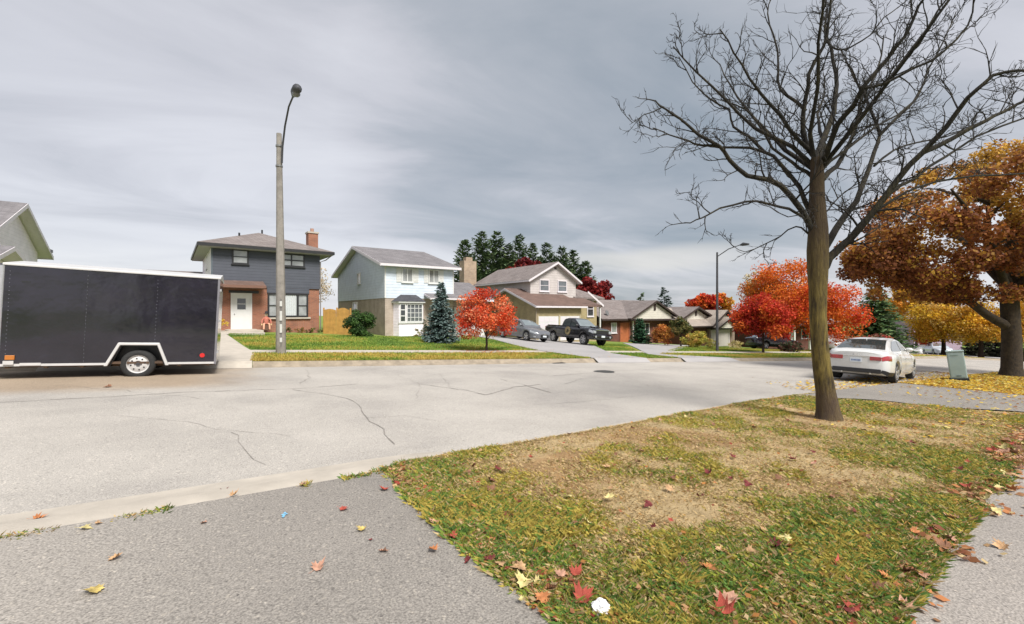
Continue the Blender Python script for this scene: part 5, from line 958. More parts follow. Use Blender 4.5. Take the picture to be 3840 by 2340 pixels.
def broad(name, x, y, crown_z, r, n, size, pal, label, cat, seed, trunk_r=.12, trunk_top=None, group=None, bark=None, m=60, bias=None, lean=(0, 0), rr=(.22, .42), branches=9, low=-.75, shell=.55, transl=None):
    zg = Tf(x, y); o = empty(name, (x, y, zg), 0, label, cat, group); rg = random.Random(seed); c = (lean[0], lean[1], crown_z)
    if trunk_r:
        top = trunk_top or crown_z; mb = MB().tube([(0, 0, -.2), (.02, 0, crown_z * .25), (lean[0] * .5, lean[1] * .5, crown_z * .55), (lean[0], lean[1], top)], [trunk_r * 1.35, trunk_r, trunk_r * .85, trunk_r * .35], 8); mb.build('trunk', bark or darkbark, o, smooth=60)
        mb = MB()
        for i in range(branches):
            a = rg.uniform(0, 6.28); el = rg.uniform(.1, 1.1); L_ = rg.uniform(.6, .95); st = crown_z - r[2] * rg.uniform(.2, .8); st = max(st, crown_z * .3)
            e = Vector((c[0] + r[0] * L_ * math.cos(a) * math.cos(el), c[1] + r[1] * L_ * math.sin(a) * math.cos(el), c[2] + r[2] * L_ * math.sin(el) * .8)); s0 = Vector((lean[0] * st / crown_z, lean[1] * st / crown_z, st)); md = s0.lerp(e, .5) + Vector((rg.uniform(-.2, .2), rg.uniform(-.2, .2), -.06 * r[2]))
            mb.tube([s0, s0.lerp(md, .5), md, md.lerp(e, .5), e], [trunk_r * .5, trunk_r * .38, trunk_r * .27, trunk_r * .18, trunk_r * .07], 5)
        mb.build('branches', bark or darkbark, o, smooth=60)
    cc, cr = clumps(c, r, m, seed, rr, shell, low); V, col = leafcloud(cc, cr, n, size, pal, seed, bias=bias); quads('crown', V, col, leafm, o); return o
def conifer(name, x, y, h, r, pal, label, seed, layers=24, per=9, sprig=.26, droop=.25, up=0., base=.12, trunk_r=.09, group=None, gap=0., power=.85, dens=1., rk=None):
    zg = Tf(x, y); o = empty(name, (x, y, zg), 0, label, 'tree', group); rg = np.random.default_rng(seed)
    MB().tube([(0, 0, -.2), (0, 0, h * .5), (0, 0, h * .99)], [trunk_r, trunk_r * .6, trunk_r * .12], 7).build('trunk', rk or darkbark, o, smooth=60)
    Vs = []; Cs = []; pal = np.array(pal); mb = MB()
    for k in range(layers):
        f = k / (layers - 1); z = h * (base + (1 - base) * f); rad = r * (1 - f) ** power + .04 * r
        for j in range(max(3, int(per * (1 - f * .6)))):
            if rg.random() < gap: continue
            a = rg.random() * 6.283; ln = rad * rg.uniform(.7, 1.12); zz_ = z + rg.uniform(-.5, .5) * h / layers
            dr = np.array([math.cos(a), math.sin(a)]); ns = max(3, int(ln / sprig * 2.4 * dens)); tt = (np.arange(ns) + .6) / ns
            px_ = dr[0] * ln * tt; py_ = dr[1] * ln * tt; pz = zz_ + ln * (up * tt ** 1.5 - droop * tt ** 1.2) + .03
            if ln > .4 * r: mb.tube([(0, 0, zz_), (px_[ns // 2], py_[ns // 2], pz[ns // 2]), (px_[-1], py_[-1], pz[-1])], [trunk_r * .16, trunk_r * .1, .004], 3, False)
            w_ = 3; P = np.repeat(np.stack([px_, py_, pz], 1), w_, 0); n = len(P); side = np.tile(np.array([-1, 0, 1]), ns)
            ang = a + side * rg.uniform(.5, 1.1, n) + rg.normal(0, .2, n); sl_ = sprig * (.6 + .7 * rg.random(n)) * (.5 + .5 * (1 - np.repeat(tt, w_) * .3))
            U = np.stack([np.cos(ang), np.sin(ang), rg.normal(-.12 + up * .6, .22, n)], 1) * sl_[:, None]; Wd = np.stack([-np.sin(ang), np.cos(ang), rg.normal(0, .5, n)], 1) * (sl_ * .2)[:, None]
            P = P + rg.normal(0, sprig * .12, (n, 3)); Vs.append(np.stack([P - Wd * .6, P + U * .55 - Wd, P + U, P + U * .5 + Wd], 1)); Cs.append(pal[rg.integers(0, len(pal), n)] * (.7 + .6 * rg.random((n, 1))))
    if mb.v: mb.build('branches', rk or darkbark, o)
    quads('foliage', np.concatenate(Vs), np.concatenate(Cs), needlem, o); return o
REDS = [(.54, .05, .02), (.46, .03, .015), (.58, .085, .02), (.62, .14, .02), (.34, .02, .012)]
ORNG = [(.62, .16, .015), (.60, .22, .02), (.55, .10, .015), (.62, .30, .05), (.40, .12, .02)]
CORAL = [(.66, .10, .035), (.60, .07, .02), (.68, .16, .05), (.70, .28, .14), (.48, .04, .015)]
YEL = [(.62, .36, .02), (.66, .44, .05), (.55, .27, .02), (.60, .40, .12), (.42, .20, .02)]
BRN = [(.24, .09, .025), (.32, .14, .03), (.36, .19, .035), (.16, .055, .022), (.44, .27, .05), (.24, .10, .04), (.30, .16, .03)]
SPR = [(.17, .235, .225), (.12, .18, .17), (.23, .30, .285), (.08, .125, .115)]
PINE = [(.075, .12, .055), (.11, .16, .07), (.15, .20, .085), (.045, .075, .04)]
broad('maple_tree', 9.75, 20.25, 1.72, (1.48, 1.48, 1.50), 9500, .10, CORAL, 'small round coral red maple on the grass before the grey sedan', 'tree', 21, .055, m=70, rr=(.20, .34), low=-.62, shell=.62, branches=14)
conifer('spruce_tree', 9.2, 25.35, 3.5, 1.12, SPR, 'small blue spruce on the lawn in front of the blue house', 31, 34, 19, .21, .20, .10, .0, .06, power=.85, dens=1.3)
o = broad('shrub', 5.35, 29.6, .75, (1.0, .8, .95), 9000, .10, [(.04, .09, .02), (.065, .13, .03), (.10, .18, .045), (.03, .06, .02)], 'dark green rounded shrub between cedar gate and blue house', 'shrub', 22, 0, m=46, rr=(.25, .4), low=-1)
broad('bare_tree', 4.1, 46.0, 4.0, (1.6, 1.5, 2.6), 1500, .14, [(.62, .50, .33), (.66, .56, .42), (.55, .40, .22)], 'thin tree with sparse pale leaves behind the cedar gate', 'tree', 23, .09, m=60, rr=(.14, .26), branches=26, bark=twigm)
# tall pines behind the split level house
for i, (px, top, Y, wd) in enumerate([(1118, 582, 70, 2.0), (1160, 563, 73, 2.4), (1195, 562, 76, 2.5), (1222, 592, 74, 2.1), (1250, 572, 77, 2.2), (1283, 590, 82, 1.8), (1316, 588, 80, 2.2), (1352, 600, 78, 2.1), (1380, 606, 80, 1.9), (1408, 632, 78, 1.9), (1135, 640, 66, 1.7), (1300, 622, 84, 2.0)]):
    rx = (px - 1232) / 1072; s = Y * (rx * .8746 + .4848); t = Y * (-rx * .4848 + .8746); h_ = 1.6 - (top - 751) / 1072 * Y - Tf(s, t)
    lab = ['leftmost tall pine of the row behind the tan split level house', 'second tall pine from the left behind the split level house', 'tallest pine in the middle left of the row', 'shorter pine just right of the tallest pine', 'pine standing above the middle of the grey roof', 'slim pine in the gap right of the roof middle', 'pine rising behind the gable peak from the left', 'pine directly behind the right slope of the gable', 'pine right of the gable peak', 'rightmost low pine of the row above the dark red tree', 'low pine behind the stone chimney', 'low pine between the two halves of the row'][i]
    conifer('pine_tree', s, t, h_, wd * 1.6, PINE, lab, 100 + i, 46, 13, .62, .04, .55, .12, .22, 'tall pines behind the split level house', gap=.10, power=.62, dens=1.1)
def atpx(px, Y): rx = (px - 1232) / 1072; return Y * (rx * .8746 + .4848), Y * (-rx * .4848 + .8746)
def bpx(name, px, cy, rpx, rzpx, Y, n, size, pal, label, seed, **k):
    """tree standing at survey column px, distance Y"""
    s, t = atpx(px, Y); zc = 1.6 - (cy - 751) / 1072 * Y - Tf(s, t); r = rpx / 1072 * Y; rz = rzpx / 1072 * Y
    return broad(name, s, t, zc, (r, r, rz), n, size, pal, label, 'tree', seed, **k)
DKR = [(.16, .012, .015), (.22, .02, .02), (.11, .01, .012), (.28, .03, .02)]
bpx('maple_tree', 1268, 660, 42, 36, 62, 2600, .5, DKR, 'dark red tree top showing behind the ridge of the split level roof', 41, trunk_r=.2, m=36)
bpx('maple_tree', 1425, 705, 42, 40, 56, 3600, .4, DKR, 'dark crimson tree right of the split level gable', 42, trunk_r=.2, m=44)
bpx('maple_tree', 1690, 732, 40, 24, 68, 2600, .45, REDS, 'red tree behind the roof of the tan garage house', 43, trunk_r=.2, m=36)
bpx('maple_tree', 1728, 735, 42, 26, 74, 2800, .45, ORNG + YEL[:2], 'orange and yellow tree behind the tan garage house', 44, trunk_r=.2, m=36)
bpx('maple_tree', 1836, 772, 68, 60, 31, 16000, .14, REDS, 'bright red maple with thin trunk on the lawn right of the tan garage', 45, trunk_r=.07, m=85, low=-.7)
bpx('maple_tree', 1972, 762, 88, 74, 37, 17000, .16, [REDS[2], REDS[3], ORNG[0], ORNG[2], REDS[0]], 'orange red maple partly hidden behind the bare trunk', 46, trunk_r=.12, m=80, low=-.8)
bpx('maple_tree', 1893, 712, 96, 76, 43, 20000, .18, [ORNG[0], ORNG[1], ORNG[2], ORNG[4], REDS[3]], 'largest orange maple rising behind the two red maples', 47, trunk_r=.2, m=100, branches=24)
bpx('maple_tree', 1815, 690, 40, 36, 47, 700, .22, [(.5, .4, .2), (.4, .3, .16), (.5, .3, .1)], 'thin tree with few pale leaves left of the large orange maple', 48, trunk_r=.1, m=40, branches=22, rr=(.15, .3), bark=twigm)
s, t = atpx(1542, 66); conifer('spruce_tree', s, t, 1.6 + 42 / 1072 * 66 - Tf(s, t), 1.7, PINE, 'tiny spruce tip left above the brown bungalow roof', 61, 22, 8, .5, .2, .1, .1, .12)
s, t = atpx(1598, 62); conifer('spruce_tree', s, t, 1.6 + 56 / 1072 * 62 - Tf(s, t), 2.6, [(.05, .085, .06), (.08, .12, .09), (.035, .06, .045)], 'dark spruce behind the second gable of the brown bungalow', 62, 26, 9, .5, .2, .1, .1, .12)
s, t = atpx(2106, 52); conifer('spruce_tree', s, t, 1.6 + 62 / 1072 * 52 - Tf(s, t), 3.7, [(.08, .15, .06), (.12, .20, .08), (.06, .11, .045), (.17, .22, .08)], 'large green spruce above the roof of the white sedan', 63, 40, 15, .5, .28, .10, .06, .18, power=.75)
s, t = atpx(2120, 46); o = broad('shrub', s, t, .9, (1.6, 1.3, .9), 2200, .2, [(.26, .10, .06), (.3, .2, .12), (.16, .06, .04), (.36, .05, .04), (.2, .22, .08)], 'reddish brown shrub at the foot of the large green spruce', 'shrub', 64, 0, m=40, low=-1)
for i, (px, cy, rp, rz, Y, pal, lab) in enumerate([(2205, 735, 62, 42, 70, ORNG[1:2] + YEL, 'orange yellow tree over the mauve house'), (2270, 775, 66, 58, 50, YEL, 'yellow tree with low branches left of the utility box'), (2360, 782, 72, 52, 46, YEL, 'broad yellow tree directly above the utility box'),
        (2470, 778, 66, 56, 44, YEL, 'yellow tree at the right edge behind the brown maple trunk'), (2238, 800, 26, 34, 58, [REDS[3], ORNG[2], (.3, .08, .02)], 'small rust red tree beside the mauve house'), (2190, 700, 36, 34, 84, YEL, 'far pale yellow tree right of the green spruce'), (2560, 760, 90, 90, 58, YEL, 'tall yellow tree beyond the right edge of the view')]):
    bpx('maple_tree', px, cy, rp, rz, Y, 12000 if Y < 60 else 7000, .20 if Y < 60 else .3, pal, lab, 70 + i, trunk_r=.2, m=80, group='yellow and orange trees down the street', low=-.8)
# hedge of dark cedars and low growth far down the street
for i, px in enumerate((2338, 2362, 2388, 2412, 2440)):
    s, t = atpx(px, 62); conifer('cedar_shrub', s, t, 2.5 + .4 * (i % 2), 1.2, [(.03, .035, .02), (.05, .05, .025), (.02, .02, .015)], ['leftmost', 'second from left', 'middle', 'second from right', 'rightmost'][i] + ' dark cedar of the row behind the brown maple trunk', 80 + i, 16, 11, .45, .05, .3, .03, .1, 'row of dark cedars', power=.4)
def shrub(px, y, Y, r, pal, label, seed, n=2600, size=.12, cz=None, **k):
    s, t = atpx(px, Y); broad('shrub', s, t, cz or r[2] * .9, r, n, size, pal, label, 'shrub', seed, 0 if 'trunk_r' not in k else k['trunk_r'], m=k.get('m', 42), low=k.get('low', -.95), rr=k.get('rr', (.22, .4)))
s, t = atpx(1540, 43); conifer('cedar_shrub', s, t, 2.35, .95, [(.03, .085, .04), (.045, .12, .055), (.02, .055, .03)], 'green conical cedar by the rust door of the bungalow', 90, 22, 13, .28, .05, .2, .02, .08, power=.55)
shrub(1592, 830, 42, (1.35, 1.1, .95), [(.60, .26, .05), (.62, .36, .10), (.46, .17, .04), (.36, .10, .04)], 'orange leaved shrub in front of the brown bungalow', 91, 3200, .15, cz=1.05)
s, t = atpx(1638, 41); broad('weeping_tree', s, t, 1.85, (.95, .95, .95), 2600, .16, [(.10, .11, .03), (.14, .13, .04), (.06, .09, .035), (.2, .15, .05)], 'dark green dome shaped little tree by the second cream gable', 'tree', 92, .07, m=40, low=-.9)
shrub(1672, 835, 37, (1.2, 1.0, .72), [(.42, .38, .07), (.55, .42, .08), (.30, .30, .06), (.45, .25, .06)], 'yellow green shrub on the lawn before the tan garage house', 93, 3000, .13)
shrub(1712, 835, 36, (.5, .5, .4), [(.25, .25, .06), (.42, .34, .1)], 'small yellowing shrub beside the slim street lamp', 94, 700, .1)
shrub(1770, 832, 38, (.7, .6, .35), [(.40, .35, .12), (.5, .4, .2)], 'low pale shrub at the foot of the tan garage corner', 95, 700, .1)
shrub(1905, 845, 34, (.9, .7, .45), [(.05, .06, .03), (.09, .08, .04), (.12, .04, .03)], 'dark low shrub under the orange red maple', 96, 1500, .13)
# planting at the brick house and blue house
fl = [(.60, .42, .05), (.62, .30, .03), (.66, .50, .10)]
s, t = -2.35, 32.4; broad('flower_pot', s, t, .62, (.42, .35, .30), 900, .07, fl, 'yellow chrysanthemums on the porch step left of the white door', 'flowers', 97, 0, m=24, low=-.9)
for i, (u, pal) in enumerate([(4.2, [(.10, .10, .03), (.2, .12, .05)]), (5.0, [(.16, .14, .04), (.3, .16, .05)]), (5.7, [(.14, .08, .04), (.2, .2, .05)]), (6.5, [(.12, .15, .04), (.25, .2, .06)])]):
    x = -2.93 + u * .989 + .5 * .148; y = 33.64 + u * .148 - .6; broad('border_plant', x, y, .16, (.36, .28, .2), 420, .07, pal, ['first', 'second', 'third', 'last'][i] + ' low plant from the left in the bed under the picture window', 'plant', 98 + i, 0, group='plants under the picture window', m=14, low=-1)
broad('border_plant', 9.3, 30.3, .3, (.35, .3, .35), 500, .07, [(.2, .2, .05), (.3, .25, .1), (.1, .15, .04)], 'small plant under the white bay window', 'plant', 103, 0, m=14, low=-1)
conifer('cedar_shrub', 9.75, 30.2, 1.15, .22, [(.05, .09, .04), (.09, .13, .05)], 'slim little evergreen at the right corner of the bay window', 104, 12, 9, .12, .05, .2, .02, .03, power=.4)
# little porch scarecrows: stuffed figures with hat, shirt and straw legs
def scarecrow(x, y, z, rz, label, shirt, hat, seat):
    o = empty('scarecrow', (x, y, z), rz, label, 'scarecrow'); st = mat('straw', (.62, .45, .25), .9, .15, 12); sk = mat('cloth_face', (.66, .55, .42), .9, .08)
    mb = MB().tube([(0, 0, .40), (0, 0, .62), (0, 0, .82), (0, 0, .90)], [.13, .15, .13, .05], 10); mb.tube([(-.10, 0, .80), (-.24, -.05, .66), (-.27, -.12, .42)], [.055, .05, .045], 8).tube([(.10, 0, .80), (.24, -.05, .66), (.27, -.12, .42)], [.055, .05, .045], 8); mb.build('shirt', mat(*shirt), o, smooth=60)
    hd = MB().ball((0, 0, 1.0), (.10, .10, .12), 14, 10).build('head', sk, o, smooth=180); MB().ball((-.035, -.093, 1.02), .014, 6, 5).ball((.035, -.093, 1.02), .014, 6, 5).box(-.04, .04, -.100, -.088, .955, .962).build('face', black, hd); MB().ball((0, -.10, .995), .014, 6, 5).build('nose', mat('orange_nose', (.6, .2, .03), .8, .1), hd)
    mb = MB().cyl((0, 0, 1.09), (0, 0, 1), .19, .015, 18).tube([(0, 0, 1.09), (.01, 0, 1.18), (.03, 0, 1.26)], [.10, .085, .03], 12); mb.build('hat', mat(*hat), o, smooth=60)
    MB().tube([(-.07, 0, .42), (-.16, -.16, .40), (-.17, -.19, .04)], [.07, .062, .055], 8).tube([(.07, 0, .42), (.16, -.16, .40), (.17, -.19, .04)], [.07, .062, .055], 8).build('trousers', mat(*seat), o, smooth=60)
    for sg in (-1, 1): MB().tube([(sg * .27, -.12, .42), (sg * .275, -.13, .35), (sg * .29, -.135, .30)], [.03, .045, .015], 7).build('straw_hand', st, o)
    MB().box(-.16, .16, -.08, .16, 0, .39).build('seat_block', mat('seat_wood', (.12, .06, .04), .8, .1), o)
x, y = -2.93 + 2.95 * .989 + .6 * .148, 33.64 + 2.95 * .148 - .6 * .989
scarecrow(x, y, .42, R(8), 'scarecrow with dark hat sitting between the door and the picture window', ('plaid_cloth', (.42, .14, .10), .9, .3, 20), ('dark_hat', (.03, .025, .03), .9, .1), ('peach_trousers', (.58, .30, .20), .9, .12))
scarecrow(-2.75, 32.55, .42, R(8), 'scarecrow with straw hat behind yellow flowers left of the white door', ('orange_cloth', (.46, .22, .10), .9, .3, 20), ('straw_hat', (.55, .42, .25), .9, .1), ('brown_trousers', (.25, .12, .06), .9, .12))

# ------------------------------------------------------------------ large brown maple on the right
def brown_maple():
    x, y = 27.2, 6.15; o = empty('maple_tree', (x, y, Tf(x, y)), 0, 'large maple with rusty brown leaves and thick trunk at the right edge', 'tree')
    mb = MB().tube([(0, 0, -.3), (0, 0, .0), (.02, 0, .35), (0, 0, 1.6), (-.05, .05, 3.2), (.1, 0, 5.2), (.2, .1, 7.2)], [.52, .41, .33, .30, .29, .21, .11], 14); mb.build('trunk', barkdk, o, smooth=60)
    # directions: left in the picture is (-.87,.48), towards the camera is (-.48,-.87)
    Lf = Vector((-.8746, .4848, 0)); Cm = Vector((-.4848, -.8746, 0)); Z = Vector((0, 0, 1)); mb = MB(); rg = random.Random(4)
    limbs = [(2.0, Lf * 2.0 + Z * 1.3, Lf * 4.6 + Z * 2.9), (3.0, Lf * 1.6 + Cm * .8 + Z * 2.2, Lf * 4.0 + Cm * 1.5 + Z * 4.4), (3.2, -Lf * 2 + Z * 1.5, -Lf * 4.5 + Z * 3.5), (3.4, Cm * 1.5 + Z * 2, Cm * 3.6 + Z * 3.6), (3.6, -Cm * 1.6 + Z * 2, -Cm * 4 + Z * 4), (3.6, Lf * 1.0 + Z * 2.0, Lf * 1.6 + Cm * .6 + Z * 3.6), (3.8, -Lf * .8 + Z * 2.2, -Lf * 1.5 + Z * 4.0)]
    for z, m_, e in limbs:
        s0 = Vector((0, 0, z)); p1 = s0 + m_; p2 = s0 + e; mb.tube([s0, s0.lerp(p1, .5) - Z * .1, p1, p1.lerp(p2, .5) + Z * .15, p2], [.20, .16, .13, .09, .035], 8)
        for k in range(7):
            q = p1.lerp(p2, rg.random()); d = Vector((rg.uniform(-1, 1), rg.uniform(-1, 1), rg.uniform(-.3, .5))) * 1.3; mb.tube([q, q + d * .5 + Z * .1, q + d], [.05, .035, .012], 5)
    mb.build('branches', barkdk, o, smooth=60)
    cs = []; rs = []; rg = np.random.default_rng(8)
    L3, C3, Z3 = np.array(Lf), np.array(Cm), np.array([0, 0, 1.])
    # crown outline seen from the street: wide low skirt to the left, domed top
    for a in np.linspace(-6.1, 5.2, 100):
        for k in range(2):
            top = np.interp(a, [-6.6, -5.8, -4, -2.3, -.5, 1, 3, 5], [4.9, 5.6, 7.1, 8.3, 9.3, 9.8, 9.6, 8]); bot = np.interp(a, [-6.6, -5, -4, -2.3, 0, 5], [4.6, 4.2, 4.0, 3.4, 3.5, 3.6])
            z = rg.uniform(bot, top) if rg.random() < .7 else rg.choice([bot, top]); dep = rg.uniform(-1, 1) * math.sqrt(max(.15, 1 - (a / 5.6) ** 2)) * 4.2
            cs.append(-L3 * a * 1.0 + C3 * dep + Z3 * z); rs.append(rg.uniform(.35, .88))
    cs, rs = np.array(cs), np.array(rs)
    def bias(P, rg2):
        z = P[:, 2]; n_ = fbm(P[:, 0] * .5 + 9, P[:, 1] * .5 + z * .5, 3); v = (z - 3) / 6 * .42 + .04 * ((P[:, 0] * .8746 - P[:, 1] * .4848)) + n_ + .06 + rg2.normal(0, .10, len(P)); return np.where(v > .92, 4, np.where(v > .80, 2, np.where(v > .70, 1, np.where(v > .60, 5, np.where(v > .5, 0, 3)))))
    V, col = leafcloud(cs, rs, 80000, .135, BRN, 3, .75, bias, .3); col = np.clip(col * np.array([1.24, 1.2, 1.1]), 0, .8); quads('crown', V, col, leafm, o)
barkdk = mat('maple_bark', (.035, .024, .018), .95, .4, 9, 1., 24, tint=(.06, .042, .024)); brown_maple()

# ------------------------------------------------------------------ the bare tree
def bare_tree():
    bx_, by_ = 8.5, 4.12; Y0 = 7.75; zg = Tf(bx_, by_)
    o = empty('bare_tree', (bx_, by_, zg), 0, 'leafless tree with mossy trunk and spreading limbs on the near lawn', 'tree')
    def W(px, py, dY=0.):      # surveyed limb points (source pixels) at distance Y0+dY
        Y = Y0 + dY; X = (px - 1920) / 1671 * Y; return Vector((X * .8746 + Y * .4848 - bx_, -X * .4848 + Y * .8746 - by_, 1.6 - (py - 1170) / 1671 * Y - zg))
    cr = lambda x, y: (2340 + x / 1.3653, y / 1.3653)
    rg = random.Random(12)
    tr = [(3108, 1600, .27), (3108, 1572, .215), (3104, 1535, .178), (3096, 1470, .150), (3082, 1380, .138), (3072, 1280, .131), (3067, 1180, .130), (3067, 1080, .140), (3066, 1000, .160), (3066, 940, .165), (3068, 860, .150), (3066, 800, .132), (3063, 730, .118), (3064, 650, .105), (3061, 592, .085)]
    MB().tube([W(a, b) for a, b, c in tr], [c for a, b, c in tr], 18).build('trunk', trunkm, o, smooth=70)
    LM = MB(); TW = MB()
    limbs = [ # (points in crop pixels with depth), start radius
        ([(985, 815, .1), (930, 730, .1), (915, 620, .1), (930, 500, 0), (945, 380, -.1), (1020, 240, -.2), (1045, 120, -.3), (1062, -40, -.4)], .058, .016),
        ([(985, 815, .1), (1010, 740, .3), (1050, 640, .5), (1080, 500, .6), (1085, 380, .7), (1060, 240, .8), (1030, 190, .9), (1040, 60, 1)], .07, .016),
        ([(1062, 240, .8), (1110, 255, .8), (1180, 230, .7), (1260, 180, .6), (1330, 90, .5), (1400, 40, .5)], .022, .008),
        ([(1000, 840, .1), (1040, 780, -.2), (1090, 640, -.5), (1170, 550, -.7), (1220, 450, -.9), (1350, 300, -1), (1400, 230, -1.1), (1480, 100, -1.2), (1545, -20, -1.3)], .062, .016),
        ([(1015, 920, .1), (1090, 850, .4), (1160, 720, .7), (1200, 600, .9), (1225, 480, 1), (1290, 380, 1.2), (1330, 180, 1.4)], .055, .012),
        ([(985, 1215, 0), (945, 1140, -.03), (850, 1000, -.2), (740, 920, -.4), (630, 900, -.5), (540, 820, -.6), (490, 750, -.7), (380, 690, -.8), (290, 610, -.8), (215, 560, -.9), (160, 515, -1)], .066, .010),
        ([(490, 750, -.7), (400, 745, -.7), (330, 720, -.8), (230, 690, -.8), (150, 655, -.9)], .026, .007),
        ([(988, 1170, 0), (955, 1090, .05), (900, 960, .3), (800, 840, .5), (720, 780, .7), (560, 755, .8), (430, 745, .9)], .06, .018),
        ([(720, 780, .7), (640, 700, .8), (560, 650, .9), (540, 560, 1), (430, 500, 1.1), (350, 420, 1.2), (280, 290, 1.3)], .034, .008),
        ([(985, 930, .1), (935, 880, .15), (860, 830, .3), (760, 760, .5), (690, 640, .6), (620, 560, .8), (520, 520, .9)], .042, .010),
        ([(950, 770, .1), (900, 725, 0), (800, 590, -.2), (700, 480, -.4), (640, 400, -.5), (560, 270, -.6), (490, 150, -.7)], .046, .009),
        ([(930, 570, .05), (880, 520, .1), (800, 460, .2), (790, 350, .3), (765, 180, .4), (735, 70, .5), (760, -20, .5)], .036, .009),
        ([(980, 1180, 0), (935, 1130, -.05), (880, 1090, -.2), (800, 1060, -.3), (680, 1030, -.5), (560, 1050, -.6), (430, 1100, -.7), (370, 1125, -.8), (310, 1140, -.9)], .036, .008),
        ([(980, 1230, 0), (935, 1190, .05), (880, 1160, .2), (800, 1210, .4), (720, 1250, .5), (620, 1290, .6), (560, 1260, .7)], .020, .006),
        ([(1000, 1400, 0), (1050, 1320, -.03), (1120, 1255, -.1), (1180, 1200, -.2), (1280, 1080, -.4), (1400, 920, -.6), (1530, 780, -.8), (1650, 650, -1), (1760, 500, -1.2), (1840, 430, -1.3), (1950, 370, -1.4), (2080, 365, -1.5)], .088, .016),
        ([(1530, 780, -.8), (1680, 710, -.8), (1850, 620, -.9), (1950, 570, -.9), (2090, 500, -1)], .045, .018),
        ([(1005, 1310, 0), (1055, 1225, .04), (1120, 1120, .2), (1190, 1030, .3), (1240, 900, .5), (1280, 780, .7), (1310, 690, .8), (1270, 580, .9), (1230, 480, 1), (1180, 400, 1.1), (1130, 300, 1.2)], .075, .012),
        ([(1310, 690, .8), (1400, 600, 1), (1500, 500, 1.2), (1560, 350, 1.4), (1640, 200, 1.5), (1700, 60, 1.6)], .036, .009),
        ([(1080, 1290, -.05), (1150, 1220, -.1), (1290, 1080, .1), (1440, 985, .3), (1600, 930, .5), (1800, 900, .7), (2090, 885, .9)], .038, .014),
        ([(1280, 1080, -.4), (1350, 1000, -.4), (1480, 920, -.2), (1650, 800, 0), (1800, 700, .2), (2090, 590, .4)], .042, .015),
        ([(1280, 850, .6), (1380, 770, .8), (1500, 730, 1), (1650, 700, 1.2), (1800, 640, 1.4), (1960, 560, 1.6)], .026, .008),
        ([(1010, 870, .1), (1120, 780, .3), (1300, 640, .5), (1480, 520, .8), (1560, 340, 1)], .034, .008),
        ([(1220, 450, -.9), (1330, 430, -1), (1480, 350, -1.2), (1640, 260, -1.4), (1760, 130, -1.5), (1790, -10, -1.6)], .028, .009),
        ([(1000, 1120, 0), (1045, 1075, .1), (1100, 1010, .3), (1180, 960, .5), (1290, 930, .7)], .018, .006)]
    # limbs that reach towards and away from the street, filling the crown in depth
    for a, el in ((.4, .8), (1.6, .9), (2.5, .7), (3.6, 1.0), (4.7, .8), (5.5, .9)):
        base = W(*cr(990, 880), .1); d = Vector((math.cos(a) * math.cos(el), math.sin(a) * math.cos(el), math.sin(el))); L_ = 3.3
        limbs.append(([base + d * L_ * f + Vector((rg.uniform(-.12, .12), rg.uniform(-.12, .12), .25 * f * f)) * (f > 0) for f in (0, .2, .4, .6, .8, 1)], .05, .010))
    def grow(mb, p, d, L_, r, lvl):
        n = 4 if lvl < 2 else 3; pts = [p]; q = p; dd = d.normalized()
        for i in range(n):
            dd = (dd + Vector((rg.gauss(0, .24), rg.gauss(0, .24), rg.gauss(.05, .2)))).normalized(); q = q + dd * L_ / n; pts.append(q)
        mb.tube(pts, [r * (1 - .72 * i / n) for i in range(n + 1)], 5 if lvl == 0 else 4 if lvl == 1 else 3, lvl < 1)
        if lvl < 3:
            for k in range((4, 3, 2)[lvl]):
                f = .2 + .8 * (k + rg.random()) / (4, 3, 2)[lvl]; i = min(int(f * n), n - 1); s = pts[i].lerp(pts[i + 1], min(1, f * n - i)); ax = (pts[i + 1] - pts[i]).normalized()
                side = ax.orthogonal(); side.rotate(Matrix.Rotation(rg.uniform(0, 6.28), 3, ax)); nd = ax * rg.uniform(.55, 1.0) + side.normalized() * rg.uniform(.45, .85) + Vector((0, 0, .12))
                grow(mb, s, nd, L_ * rg.uniform(.42, .66), max(.0052, r * .58), lvl + 1)
    for pts, r0, r1 in limbs:
        P = [p if isinstance(p, Vector) else W(*cr(p[0], p[1]), p[2]) for p in pts]
        # smooth by inserting jittered midpoints
        Q = []
        for i in range(len(P) - 1):
            a, b = P[i], P[i + 1]; pv = P[i - 1] if i else a - (b - a); nx = P[i + 2] if i + 2 < len(P) else b + (b - a)
            for f in (0, .5): f2, f3 = f * f, f ** 3; Q.append(.5 * ((2 * a) + (b - pv) * f + (2 * pv - 5 * a + 4 * b - nx) * f2 + (3 * a - pv - 3 * b + nx) * f3) + (Vector((rg.gauss(0, .012), rg.gauss(0, .012), rg.gauss(0, .012))) if f else Vector()))
        Q.append(P[-1]); n = len(Q); r0 *= .9; rad = [r0 + (r1 - r0) * (i / (n - 1)) ** (.8 if r0 < .12 else 1.3) for i in range(n)]
        (LM if r0 > .03 else LM).tube(Q, rad, 8 if r0 > .04 else 6)
        tot = sum((Q[i + 1] - Q[i]).length for i in range(n - 1)); k = int(tot / .27) if r0 < .12 else 2
        for j in range(k):
            f = .14 + .86 * (j + rg.random()) / k; i = min(int(f * (n - 1)), n - 2); s = Q[i].lerp(Q[i + 1], f * (n - 1) - i); ax = (Q[i + 1] - Q[i]).normalized(); side = ax.orthogonal(); side.rotate(Matrix.Rotation(rg.uniform(0, 6.28), 3, ax))
            if r0 >= .12: continue
            grow(TW, s, ax * rg.uniform(.5, .9) + side.normalized() * rg.uniform(.5, .9) + Vector((0, 0, .15)), rg.uniform(.35, .85) * (.75 + .4 * (1 - f)), max(.011, rad[i] * .38), 1 if rg.random() < .6 else 0)
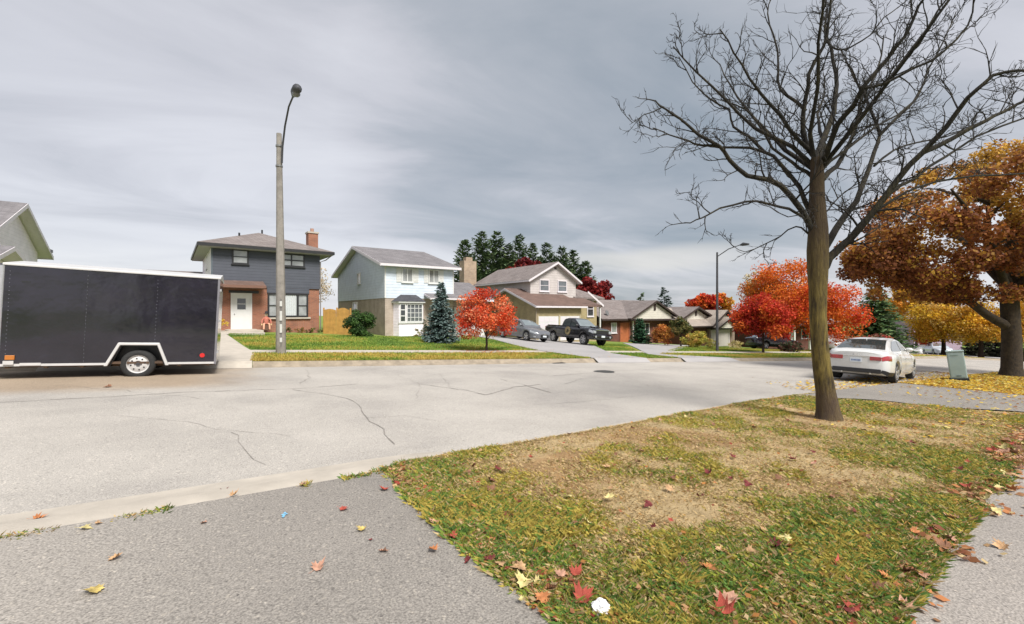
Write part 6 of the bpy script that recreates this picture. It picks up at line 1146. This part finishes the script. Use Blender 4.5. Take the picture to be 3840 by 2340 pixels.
    LM.build('limbs', limbm, o, smooth=70, recalc=False); TW.build('twigs', twigm, o, recalc=False)
def barkmat(name, lo, mid_, hi):
    m = bpy.data.materials.new(name); m.use_nodes = True; nt = m.node_tree; b = nt.nodes['Principled BSDF']; b.inputs['Roughness'].default_value = .95
    tc = N(nt, 'ShaderNodeTexCoord'); mp = N(nt, 'ShaderNodeMapping'); mp.inputs['Scale'].default_value = (14, 14, 2.2); L(nt, tc, 'Object', mp, 0)
    a = N(nt, 'ShaderNodeTexNoise', inp={'Scale': 1.6, 'Detail': 8, 'Roughness': .7}); L(nt, mp, 0, a, 'Vector'); q = N(nt, 'ShaderNodeTexNoise', inp={'Scale': 2.1, 'Detail': 4}); L(nt, tc, 'Object', q, 'Vector')
    v = mathn(nt, 'ADD', mathn(nt, 'MULTIPLY', a.outputs[0], vb=.6), mathn(nt, 'MULTIPLY', q.outputs[0], vb=.4)); nt.links.new(ramp(nt, v, [(.38, lo), (.50, mid_), (.62, hi)]), b.inputs['Base Color'])
    if name == 'mossy_bark':   # moss on the lower trunk gives way to dark reddish bark up in the fork
        s_ = N(nt, 'ShaderNodeSeparateXYZ'); L(nt, tc, 'Object', s_, 0); hh = N(nt, 'ShaderNodeMapRange', inp={1: 2.6, 2: 4.2}); nt.links.new(mathn(nt, 'ADD', s_.outputs[2], mathn(nt, 'MULTIPLY', q.outputs[0], vb=1.6)), hh.inputs[0])
        base = N(nt, 'ShaderNodeMapRange', inp={1: .5, 2: .15}); nt.links.new(mathn(nt, 'SUBTRACT', s_.outputs[2], mathn(nt, 'MULTIPLY', q.outputs[0], vb=.5)), base.inputs[0])
        src = b.inputs['Base Color'].links[0].from_socket; m1 = N(nt, 'ShaderNodeMix', data_type='RGBA'); nt.links.new(mathn(nt, 'MULTIPLY', hh.outputs[0], vb=.85, clamp=True), m1.inputs[0]); nt.links.new(src, m1.inputs[6]); m1.inputs[7].default_value = (.035, .019, .012, 1)
        m2 = N(nt, 'ShaderNodeMix', data_type='RGBA'); nt.links.new(mathn(nt, 'MULTIPLY', base.outputs[0], vb=.7, clamp=True), m2.inputs[0]); L(nt, m1, 2, m2, 6); m2.inputs[7].default_value = (.06, .038, .032, 1); L(nt, m2, 2, b, 'Base Color')
    bp = N(nt, 'ShaderNodeBump', inp={'Strength': 1., 'Distance': .05}); L(nt, a, 0, bp, 'Height'); L(nt, bp, 0, b, 'Normal'); MATS[name] = m; return m
trunkm = barkmat('mossy_bark', (.032, .021, .009), (.125, .09, .022), (.23, .17, .04)); limbm = barkmat('limb_bark', (.010, .008, .006), (.018, .014, .010), (.05, .04, .018))
bare_tree()
